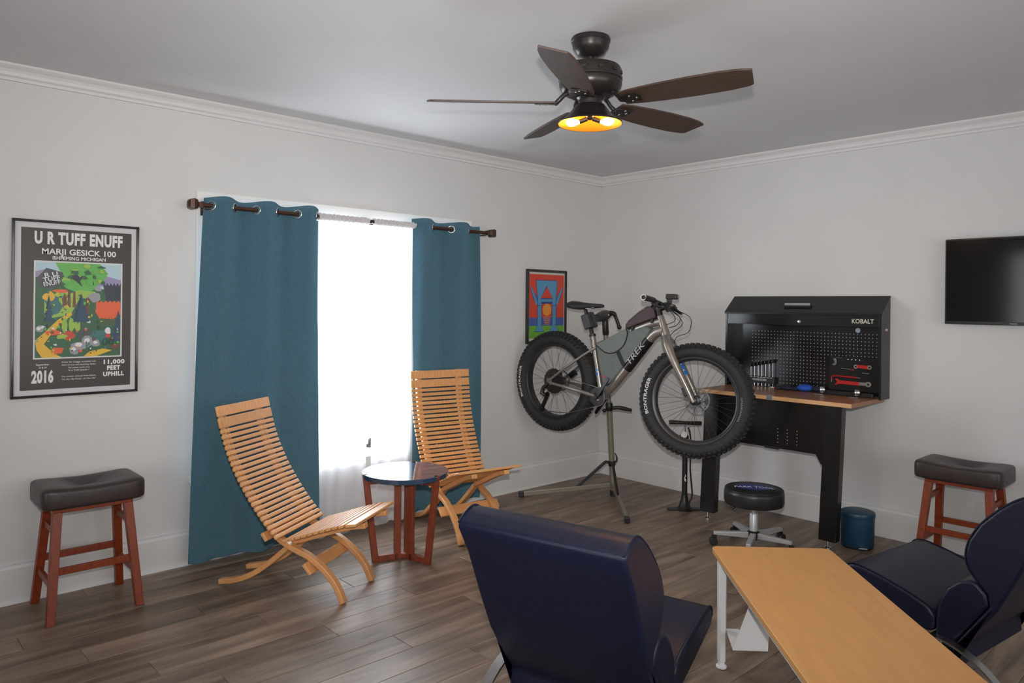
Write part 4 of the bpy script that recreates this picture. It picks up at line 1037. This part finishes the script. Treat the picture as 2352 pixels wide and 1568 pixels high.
MB().box((.02, 0, .040), (.075, .050, .034)).build('body', BLACK, o, bevel=.005, seg=3)
MB().lathe([(0, -.004), (.013, -.004), (.015, .003), (0, .003)], 18, Matrix.Translation((.064, 0, .040)) @ Matrix.Rotation(PI / 2, 4, 'Y')).build('lens', mat('lens_grey', (.25, .26, .27, 1), .1), o, smooth=40)
MB().bx(-.012, .02, -.012, .012, -.012, .028).build('mount', BLACK, o, bevel=.003)

# ------------------------------------------------------------------ repair stand
SB, STP = Vector((-.536, -.609, 0)), Vector((-.660, -.609, 1.39))
def sp(z): return SB.lerp(STP, z / STP.z)
rp = thing_w('repair_stand', 'steel tripod bike repair stand holding the bike by its seatpost', 'stand', SB)
TAUPE = mat('taupe_steel', srgb(140, 132, 118), .35, .45, noise=.05, nscale=10)
MB().tube([sp(.03), sp(.70)], .0225, 20).build('lower_tube', TAUPE, rp, smooth=50)
MB().tube([sp(.70), sp(1.26)], .0175, 20).build('upper_tube', TAUPE, rp, smooth=50)
MB().tube([sp(.0), sp(.045)], .026, 20).build('end_cap', BLACK, rp, smooth=50)
cl = MB().tube([sp(.665), sp(.675), sp(.715), sp(.73)], [.024, .029, .029, .022], 20).build('height_collar', BLACK, rp, smooth=50)
rdir = _r0
p0 = sp(.69) + rdir * .02 - _fw * .03
MB().tube(bez([p0, p0 + rdir * .05 + Vector((0, 0, .004)), p0 + rdir * .11 + Vector((0, 0, -.008)), p0 + rdir * .150 + Vector((0, 0, -.016))], 5), [.014] * 6 + [.016] * 5 + [.013] * 4 + [.007], 12).build('quick_release', BLACK, cl, smooth=60)
MB().ball(p0 - rdir * .062 + Vector((0, 0, -.02)), .016, 12, 8).tube([p0 - rdir * .06 + Vector((0, 0, -.02)), sp(.69)], .006, 8).build('clamp_knob', BLACK, cl, smooth=60)
c2 = MB().tube([sp(.235), sp(.24), sp(.27), sp(.275)], [.025, .028, .028, .025], 20).build('leg_collar', BLACK, rp, smooth=50)
q0 = sp(.27) + rdir * .035
MB().tube(bez([sp(.26) + rdir * .02, q0, q0 + Vector((0, 0, .03)) + rdir * .004, q0 + Vector((0, 0, .065)) - rdir * .012], 4), [.006] * 4 + [.007] * 5 + [.005] * 3 + [.003], 8).build('lever', BLACK, c2, smooth=60)
for ft, side in ((Vector((-1.095, -.170, .022)), 1), (Vector((-1.022, -1.125, .022)), -1)):
    st0 = sp(.085) + (ft - SB).normalized() * .02
    dr = (ft - st0).normalized()
    lg = MB().bar(st0, ft, .026, .036).build('leg', TAUPE, rp, bevel=.004)
    MB().bar(ft - dr * .012, ft + dr * .028, .034, .043).build('foot_cap', BLACK, lg, bevel=.005)
    br = st0.lerp(ft, .40)
    MB().bar(sp(.265) + (ft - SB).normalized() * .05, br, .018, .022).build('brace', BLACK, rp, bevel=.003)
    MB().bar(sp(.262), sp(.265) + (ft - SB).normalized() * .055, .018, .020).build('brace_lug', BLACK, rp, bevel=.003)
hd = MB().tube([sp(1.25), sp(1.26), sp(1.36), sp(1.375)], [.020, .024, .024, .018], 18).build('head_socket', BLACK, rp, smooth=50)
post = Vector((RC.x, RC.y, 0)) + Matrix.Rotation(HEAD, 3, 'Z') @ Vector((.298, 0, 1.362))
hp = sp(1.40); pv = (post - hp); pvn = pv.normalized()
MB().tube([hp - pvn * .035, hp + pvn * .02, hp + pvn * .10, hp + pvn * .15], [.036, .042, .036, .030], 16).build('clamp_barrel', BLACK, rp, smooth=50)
jaw = MB()
pd = Matrix.Rotation(HEAD, 3, 'Z') @ Vector((-.37, 0, .93)).normalized()
jaw.bar(post - pd * .060 + pvn * .022 - pvn * .05, post + pd * .055 + pvn * .022 - pvn * .05, .066, .060, pvn); jaw.build('jaw', BLACK, rp, bevel=.008, seg=3)
MB().bar(post - pd * .055 - pvn * -.030, post + pd * .055 - pvn * -.030, .066, .034, pvn).build('jaw', BLACK, rp, bevel=.008, seg=3)
hk = hp - pvn * .035
MB().tube(bez([hk, hk + rdir * .05 + Vector((0, 0, .012)), hk + rdir * .075 + Vector((0, 0, -.03)), hk + rdir * .095 + Vector((0, 0, -.085))], 5), [.022] * 4 + [.017] * 4 + [.013] * 8, 10).ball(hk + rdir * .098 + Vector((0, 0, -.095)), .018, 12, 8).build('crank_handle', BLACK, rp, smooth=60)
MB().bar(hp - _fw * .043 - rdir * .012 + Vector((0, 0, .004)), hp - _fw * .043 + rdir * .026 + Vector((0, 0, .004)), .004, .010).build('badge', PRINT_W, rp)

# ------------------------------------------------------------------ floor pump
PB = Vector((-.449, -1.198, 0))
pu = thing('floor_pump', 'black floor pump standing between the repair stand and workbench', 'pump', PB, YAW - PI / 2)
MB().lathe([(0, .0), (.060, .0), (.062, .010), (.045, .022), (.026, .075), (.022, .11), (0, .11)], 24).build('base', BLACK, pu, smooth=45)
MB().prism([(-.125, -.018), (-.10, -.028), (0, -.034), (.10, -.028), (.125, -.018), (.125, .018), (.10, .028), (0, .034), (-.10, .028), (-.125, .018)], 0, .012).build('foot_plate', BLACK, pu, bevel=.004)
br = MB().lathe([(.0195, .10), (.0195, .515), (0, .515)], 24).build('barrel', mat('pump_black', (.02, .02, .022, 1), .25), pu, smooth=45)
vs = [(-.006, .215), (.004, .205), (.006, .222), (-.004, .236), (.006, .246), (.0, .262), (-.003, .246), (-.009, .234)]
MB().add([(.0202 * math.sin(q[0] / .0202), -.0206 * math.cos(q[0] / .0202), q[1]) for q in vs], [tuple(range(8))]).build('badge', PRINT_W, br)
MB().lathe([(.023, .50), (.026, .505), (.026, .535), (.012, .545), (0, .545)], 24).build('barrel_cap', BLACK, pu, smooth=45)
MB().tube([(0, 0, .54), (0, 0, .62)], .006, 10).build('rod', CHROME, pu, smooth=45)
MB().tube([(-.117, 0, .634), (-.10, 0, .634), (0, 0, .630), (.10, 0, .628), (.117, 0, .628)], [.014, .0155, .013, .0155, .014], 14).build('handle', BLACK, pu, smooth=50)
MB().lathe([(0, -.016), (.028, -.016), (.030, -.010), (.030, .010), (0, .012)], 24, Matrix.Translation((-.018, -.03, .535)) @ Matrix.Rotation(PI / 2 - .5, 4, 'X')).build('gauge', BLACK, pu, smooth=45)
MB().lathe([(0, 0), (.024, 0)], 24, Matrix.Translation((-.018, -.0385, .5505)) @ Matrix.Rotation(PI / 2 - .5, 4, 'X'), caps=False).build('gauge_dial', PRINT_W, pu)
MB().tube(bez([(.03, -.015, .05), (.05, -.02, .12), (.034, -.022, .30), (.036, -.02, .48), (.03, -.02, .56), (.015, -.024, .60)], 6), .006, 8).build('hose', BLACK, pu, smooth=60)

# ------------------------------------------------------------------ workbench
wb = thing_w('workbench', 'black wall-mounted fold-down workbench with pegboard cabinet and wood worktop', 'workbench', (-.27, -1.88, 0))
Y0, Y1, ZC0, ZC1, ZF = -2.437, -1.332, .893, 1.552, 1.436
D = .142
Xy = Matrix(((1, 0, 0, 0), (0, 0, -1, 0), (0, 1, 0, 0), (0, 0, 0, 1)))      # (x,z) -> x,z ; extrude along -y
side = [(-.001, ZC0), (-D, ZC0), (-D, ZF), (-.012, ZC1), (-.001, ZC1)]
for a, b in ((Y0, Y0 + .016), (Y1 - .016, Y1)): MB().prism(side, -b, -a, Xy).build('side_panel', BLACKM, wb, bevel=.002)
lid = MB(); lid.prism([(-.004, ZC1), (-.012, ZC1 + .003), (-D - .008, ZF + .004), (-D - .010, ZF - .010), (-D, ZF - .010), (-D + .004, ZF - .004), (-.012, ZC1 - .010)], -(Y1 + .004), -(Y0 - .004), Xy)
lo = lid.build('hood', BLACKM, wb, bevel=.0015)
sl = Vector((-.13, 0, -.116)).normalized(); nrm = Vector((-.116, 0, .13)).normalized()
hc = Vector((-.098, -1.868, 1.475)) + nrm * .005
MB().bar(hc + Vector((0, .095, 0)), hc + Vector((0, -.095, 0)), .030, .022, nrm).build('hood_handle', BLACK, lo, bevel=.003)
MB().bar(hc + Vector((-.004, .093, .017)), hc + Vector((-.004, -.085, .017)), .012, .010, nrm).build('handle_trim', mat('satin_trim', (.55, .55, .56, 1), .4, .3), lo)
MB().bx(-D + .004, -D + .020, Y0 + .016, Y1 - .016, 1.352, 1.428).build('header_panel', BLACKM, wb, bevel=.001)
mb = MB(); add_text(mb, 'KOBALT', frame_X((-D + .003, -2.318, 1.388), (0, -1, 0), (0, 0, 1)), 0, 0, .040, .001, .02, width=.138); mb.build('lettering', mat('print_cream', srgb(204, 202, 190), .5), wb)
MB().lathe([(0, 0), (.011, 0), (.011, .005), (0, .006)], 16, Matrix.Translation((-D + .004, -1.897, 1.378)) @ Matrix.Rotation(-PI / 2, 4, 'Y')).build('key_lock', CHROME, wb, smooth=40)
MB().bx(-.030, -.020, Y0 + .016, Y1 - .016, ZC0, 1.53).build('pegboard', BLACKM, wb)
mb = MB(); sp_ = .0243
for i in range(37):
    for j in range(16):
        y_ = -1.490 - i * sp_; z_ = 1.302 - j * sp_
        if z_ < 1.150 and y_ < -2.04 : continue
        if z_ < 1.06 and y_ > -1.70 : continue
        mb.add([(-.0304, y_ + 0.0029 * math.cos(2 * PI * k / 8), z_ + .0029 * math.sin(2 * PI * k / 8)) for k in range(8)], [tuple(range(7, -1, -1))])
ph = mb.build('peg_holes', mat('peg_hole_pale', srgb(190, 188, 182), .6), wb); ph['kind'] = 'stuff'
MB().bx(-.085, -.045, Y0 - .0012, Y0 - .0002, 1.330, 1.344).build('sticker', mat('sticker_pink', srgb(200, 170, 166), .5), wb)
WOODT = mat('rubberwood_top', srgb(156, 108, 78), .35, noise=.12, nscale=7, stretch=(10, 1.2, 1), bump=.04, bscale=80)
wt = MB().bx(-.532, -.034, -2.416, -1.353, .874, .900).build('worktop', WOODT, wb, bevel=.002)
MB().bx(-.5335, -.5315, -2.4155, -1.3535, .8745, .8995).build('front_edge', mat('rubberwood_edge', srgb(206, 160, 112), .45, noise=.1, nscale=9, stretch=(1, 2, 8)), wt)
MB().bx(-.5355, -.50, -1.912, -1.872, .872, .9015).build('latch_plate', STEEL, wt, bevel=.001)
for yc_, nm in ((-1.462, 0), (-2.305, 1)):
    lean = .032; w = .054
    vs = []
    for z_, dy in ((.046, lean), (.8735, 0)):
        for dx, ey in ((-.03, -w), (.03, -w), (.03, w), (-.03, w)): vs.append((-.497 + dx, yc_ + dy + ey, z_))
    lg = MB().add(vs, [(3, 2, 1, 0), (4, 5, 6, 7)] + [(i, (i + 1) % 4, 4 + (i + 1) % 4, 4 + i) for i in range(4)]).build('leg', BLACKM, wb, bevel=.003)
    MB().lathe([(0, 0), (.020, 0), (.020, .008), (.006, .014), (.006, .05), (0, .05)], 18, Matrix.Translation((-.512, yc_ + lean + .0, 0))).build('levelling_foot', CHROME, lg, smooth=40)
mb = MB(); Xp = Matrix(((0, 0, 1, 0), (1, 0, 0, 0), (0, 1, 0, 0), (0, 0, 0, 1)))
mb.prism([(-1.50, .8735), (-1.50, .505), (-1.585, .505), (-1.62, .555), (-2.172, .555), (-2.206, .497), (-2.27, .497), (-2.27, .8735)], -.470, -.462, Xp)
pn = mb.build('lower_panel', BLACKM, wb, bevel=.001)
mb = MB().bx(-.478, -.4705, -1.93, -1.83, .548, .562); mb.build('panel_catch', BLACK, wb, bevel=.001)
mb = MB()
for y_ in (-1.685, -1.92, -1.985, -2.05):
    for j in range(5): mb.add([(-.4704, y_ + .003 * math.cos(2 * PI * k / 8), .595 + .022 * j + .003 * math.sin(2 * PI * k / 8)) for k in range(8)], [tuple(range(7, -1, -1))])
ph = mb.build('peg_holes', MATS['peg_hole_pale'], pn); ph['kind'] = 'stuff'
tag(MB().lathe([(0, 0), (.016, 0), (.016, .004), (0, .0045)], 20, Matrix.Translation((-.0305, -2.246, 1.327)) @ Matrix.Rotation(-PI / 2, 4, 'Y')).build('magnet', mat('magnet_blue', srgb(160, 176, 196), .4), smooth=40), 'pale blue round magnet on the black pegboard', 'magnet')

# ---- tools on the pegboard
REDT = mat('tool_red', srgb(190, 30, 26), .4)
hs = thing_w('wrench_holder', 'dark hex wrench holder with white lettering on the pegboard', 'tool holder', (-.045, -1.56, .93))
MB().bx(-.062, -.031, -1.676, -1.462, .925, .972).build('rack', mat('holder_dark', srgb(34, 34, 44), .4), hs, bevel=.003)
mb = MB(); add_text(mb, 'FOUNDATION', frame_X((-.0622, -1.565, .949), (0, -1, 0), (0, 0, 1)), 0, 0, .020, .0008, .02, width=.105); mb.build('lettering', PRINT_W, hs)
for i in range(8):
    MB().bx(-.0628, -.0615, -1.475 - i * .0255 - .008, -1.475 - i * .0255 + .008, .966, .9695).build('slot_mark', PRINT_W, hs)
HEXL = ['shortest silver hex wrench, leftmost in the lettered wrench holder', 'second silver hex wrench from the left in the lettered wrench holder', 'third silver hex wrench from the left in the lettered wrench holder', 'middle one of the seven silver hex wrenches in the lettered holder', 'third silver hex wrench from the right in the lettered wrench holder', 'second silver hex wrench from the right in the lettered wrench holder', 'tallest silver hex wrench, rightmost in the lettered wrench holder']
for i in range(7):
    y_ = -1.490 - i * .0285; h = .055 + .006 * i
    hx = thing_w('hex_wrench', HEXL[i], 'hex wrench', (-.05, y_, .905), 'hex wrenches in the pegboard holder')
    MB().tube([(-.050, y_, .9725), (-.050, y_, .985 + h)], .0030, 6).build('shaft', CHROME, hx)
    MB().tube([(-.050, y_, .905), (-.050, y_, .9245)], .0030, 6).build('tip', CHROME, hx)
    MB().box((-.050, y_, .985 + h + .012), (.034, .012, .026)).build('handle', BLACK, hx, bevel=.004)
pnl = thing_w('tool_tray', 'black foam tool tray hanging on the pegboard under the magnet', 'tool tray', (-.04, -2.22, .925))
MB().bx(-.046, -.031, -2.405, -2.062, .925, 1.150).build('foam', mat('black_foam', (.012, .012, .012, 1), .9), pnl, bevel=.004)
mb = MB()
for i in range(4): MB().lathe([(0, 0), (.004, 0), (.004, .003), (0, .003)], 10, Matrix.Translation((-.0465, -2.19 - .025 * i, 1.133)) @ Matrix.Rotation(-PI / 2, 4, 'Y')).build('rivet', PRINT_W, pnl)
XF = -.0465
def on_tray(y, z): return frame_X((XF, y, z), (0, -1, 0), (0, 0, 1))
def tool(name, label, cat, y, z): return thing_w(name, label, cat, (XF - .004, y, z - .01))
t = tool('pedal_wrench', 'red and silver pedal wrench lying lowest on the tool tray', 'wrench', -2.22, .98); X = on_tray(-2.11, .978)
MB().prism([(.0, -.022), (.018, -.014), (.03, -.011), (.155, -.013), (.155, .011), (.03, .013), (.018, .020), (.0, .024), (-.004, .016), (.008, .008), (.008, -.006), (-.004, -.012)], .0005, .008, X).build('grip', REDT, t, bevel=.002)
MB().prism([(.155, -.011), (.195, -.011), (.205, -.018), (.220, -.018), (.230, -.008), (.230, .008), (.220, .017), (.205, .017), (.195, .010), (.155, .010)], .0005, .006, X).build('jaw', SILV, t, bevel=.001)
MB().lathe([(0, .006), (.007, .006), (.007, .0068), (0, .0068)], 12, X @ Matrix.Translation((.213, 0, 0))).build('socket', BLACK, t)
t = tool('hex_key', 'red sleeved long hex key bent at one end on the tool tray', 'hex key', -2.18, 1.0); X = on_tray(-2.085, 1.018)
MB().tube([X @ Vector(q) for q in ((.0, -.025, .005), (.0, -.008, .005), (.006, .0, .005), (.03, .002, .005), (.165, -.002, .005))], .0052, 8).build('sleeve', REDT, t, smooth=60)
MB().tube([X @ Vector(q) for q in ((.165, -.002, .005), (.190, -.003, .005))], .0034, 8).build('tip', SILV, t, smooth=60)
MB().tube([X @ Vector(q) for q in ((.0, -.025, .005), (-.002, -.042, .005))], .0034, 8).build('tip', SILV, t, smooth=60)
t = tool('box_wrench', 'short red box wrench with two silver ring ends on the tool tray', 'wrench', -2.28, 1.085); X = on_tray(-2.240, 1.090)
MB().prism([(.012, -.010), (.080, -.014), (.080, .010), (.012, .012)], .0005, .008, X).build('grip', REDT, t, bevel=.002)
for q in (.003, .090):
    e_ = MB().lathe([(.006, .0005), (.014, .0005), (.014, .007), (.006, .007), (.006, .0005)], 18, X @ Matrix.Translation((q, -.001, 0))).build('ring', SILV, t, smooth=40)
t = tool('spoke_tool', 'slim silver rod tool in the middle of the tool tray', 'tool', -2.18, 1.06); X = on_tray(-2.145, 1.072)
MB().tube([X @ Vector((0, 0, .004)), X @ Vector((.065, -.004, .004))], .0032, 8).build('rod', SILV, t, smooth=60)
MB().box(X @ Vector((.078, -.006, .005)), (.008, .024, .014)).build('handle', mat('tool_dark_red', srgb(96, 26, 24), .5), t, bevel=.002)
t = tool('chain_tool', 'small silver hooked chain tool at the upper edge of the tool tray', 'tool', -2.10, 1.11); X = on_tray(-2.100, 1.112)
MB().prism([(-.010, -.022), (.002, -.026), (.014, -.018), (.016, .012), (.010, .024), (-.004, .024), (-.006, .012), (.002, .006), (.002, -.008), (-.010, -.014)], .0005, .008, X).build('body', SILV, t, bevel=.001)
MB().tube([X @ Vector((.012, .030, .004)), X @ Vector((.055, .029, .004))], .002, 6).build('pin', SILV, t)
t = tool('silver_bit', 'short silver bit lying alone beside the box wrench', 'tool', -2.30, 1.047); X = on_tray(-2.282, 1.049)
MB().tube([X @ Vector((0, 0, .004)), X @ Vector((.030, 0, .004))], .0034, 8).build('shank', SILV, t, smooth=60); MB().tube([X @ Vector((.030, 0, .004)), X @ Vector((.046, 0, .004))], .0044, 6).build('tip', SILV, t)
# ---- things on the worktop
ZW = .9005
t = thing_w('clamp_bar', 'black bar with two silver clamps lying on the worktop', 'clamp', (-.14, -2.18, ZW))
MB().bx(-.150, -.120, -2.39, -2.06, ZW, ZW + .028).build('bar', BLACK, t, bevel=.004)
for y_ in (-2.075, -2.300):
    MB().bx(-.235, -.150, y_ - .028, y_ + .028, ZW, ZW + .007).build('clamp_foot', SILV, t, bevel=.001)
    MB().lathe([(.012, -.014), (.024, -.014), (.027, 0), (.024, .014), (.012, .014), (.012, -.014)], 20, Matrix.Translation((-.178, y_, ZW + .032)) @ Matrix.Rotation(PI / 2, 4, 'X') @ Matrix.Rotation(.6, 4, 'Y')).build('clamp_ring', SILV, t, smooth=40)
def lump(name, m, par, c, r, sc, rz, seed):
    rn = random.Random(seed); mb = MB(); mb.ball(c, r, 18, 12, sc=sc, R=Matrix.Rotation(rz, 3, 'Z'))
    mb.v = [(v[0] + rn.uniform(-1, 1) * .0012, v[1] + rn.uniform(-1, 1) * .0012, max(ZW, v[2] + rn.uniform(-1, 1) * .0012)) for v in mb.v]
    return mb.build(name, m, par, smooth=180)
GLB = mat('glove_blue', srgb(36, 90, 190), .7); GLD = mat('glove_dark', srgb(36, 36, 62), .8, noise=.2, nscale=40)
t = thing_w('work_glove', 'bright blue and black work glove on the worktop', 'glove', (-.10, -1.93, ZW))
lump('palm', GLB, t, (-.10, -1.925, ZW + .024), .05, (.9, 1.1, .5), .2, 1); lump('cuff', GLD, t, (-.085, -1.995, ZW + .020), .035, (.9, 1.2, .55), .1, 2)
for i in range(4): lump('finger', GLD, t, (-.13 + .024 * i, -1.855 - .006 * i, ZW + .014), .012, (.9, 2.6, .95), .15 * (i - 1.5), 3 + i)
t = thing_w('work_glove', 'dark navy work glove crumpled on the worktop beside the blue one', 'glove', (-.12, -1.80, ZW))
lump('palm', GLD, t, (-.12, -1.80, ZW + .017), .040, (.9, 1.15, .42), -.3, 11)
for i in range(4): lump('finger', GLD, t, (-.15 + .020 * i, -1.748 + .004 * i, ZW + .011), .010, (.9, 2.2, .95), .2 * (i - 1.5), 13 + i)
t = thing_w('pliers', 'small red-handled pliers on the worktop near the wrench holder', 'pliers', (-.10, -1.70, ZW))
for sg in (-1, 1): MB().tube(bez([(-.105 + sg * .004, -1.705, ZW + .008), (-.105 + sg * .012, -1.73, ZW + .009), (-.107 + sg * .014, -1.765, ZW + .008)], 4), .0058, 8).build('handle', REDT, t, smooth=60)
MB().prism([(-.112, -1.705), (-.098, -1.705), (-.102, -1.672), (-.108, -1.672)], ZW, ZW + .012).build('jaw', SILV, t, bevel=.002)
t = thing_w('steel_rod', 'thin silver rod lying behind the black clamp bar', 'tool', (-.09, -2.10, ZW))
MB().tube([(-.085, -2.03, ZW + .004), (-.095, -2.19, ZW + .004)], .0036, 8).build('shaft', SILV, t, smooth=60); MB().tube([(-.083, -2.005, ZW + .007), (-.085, -2.035, ZW + .007)], .0068, 10).build('knurl', SILV, t, smooth=60)
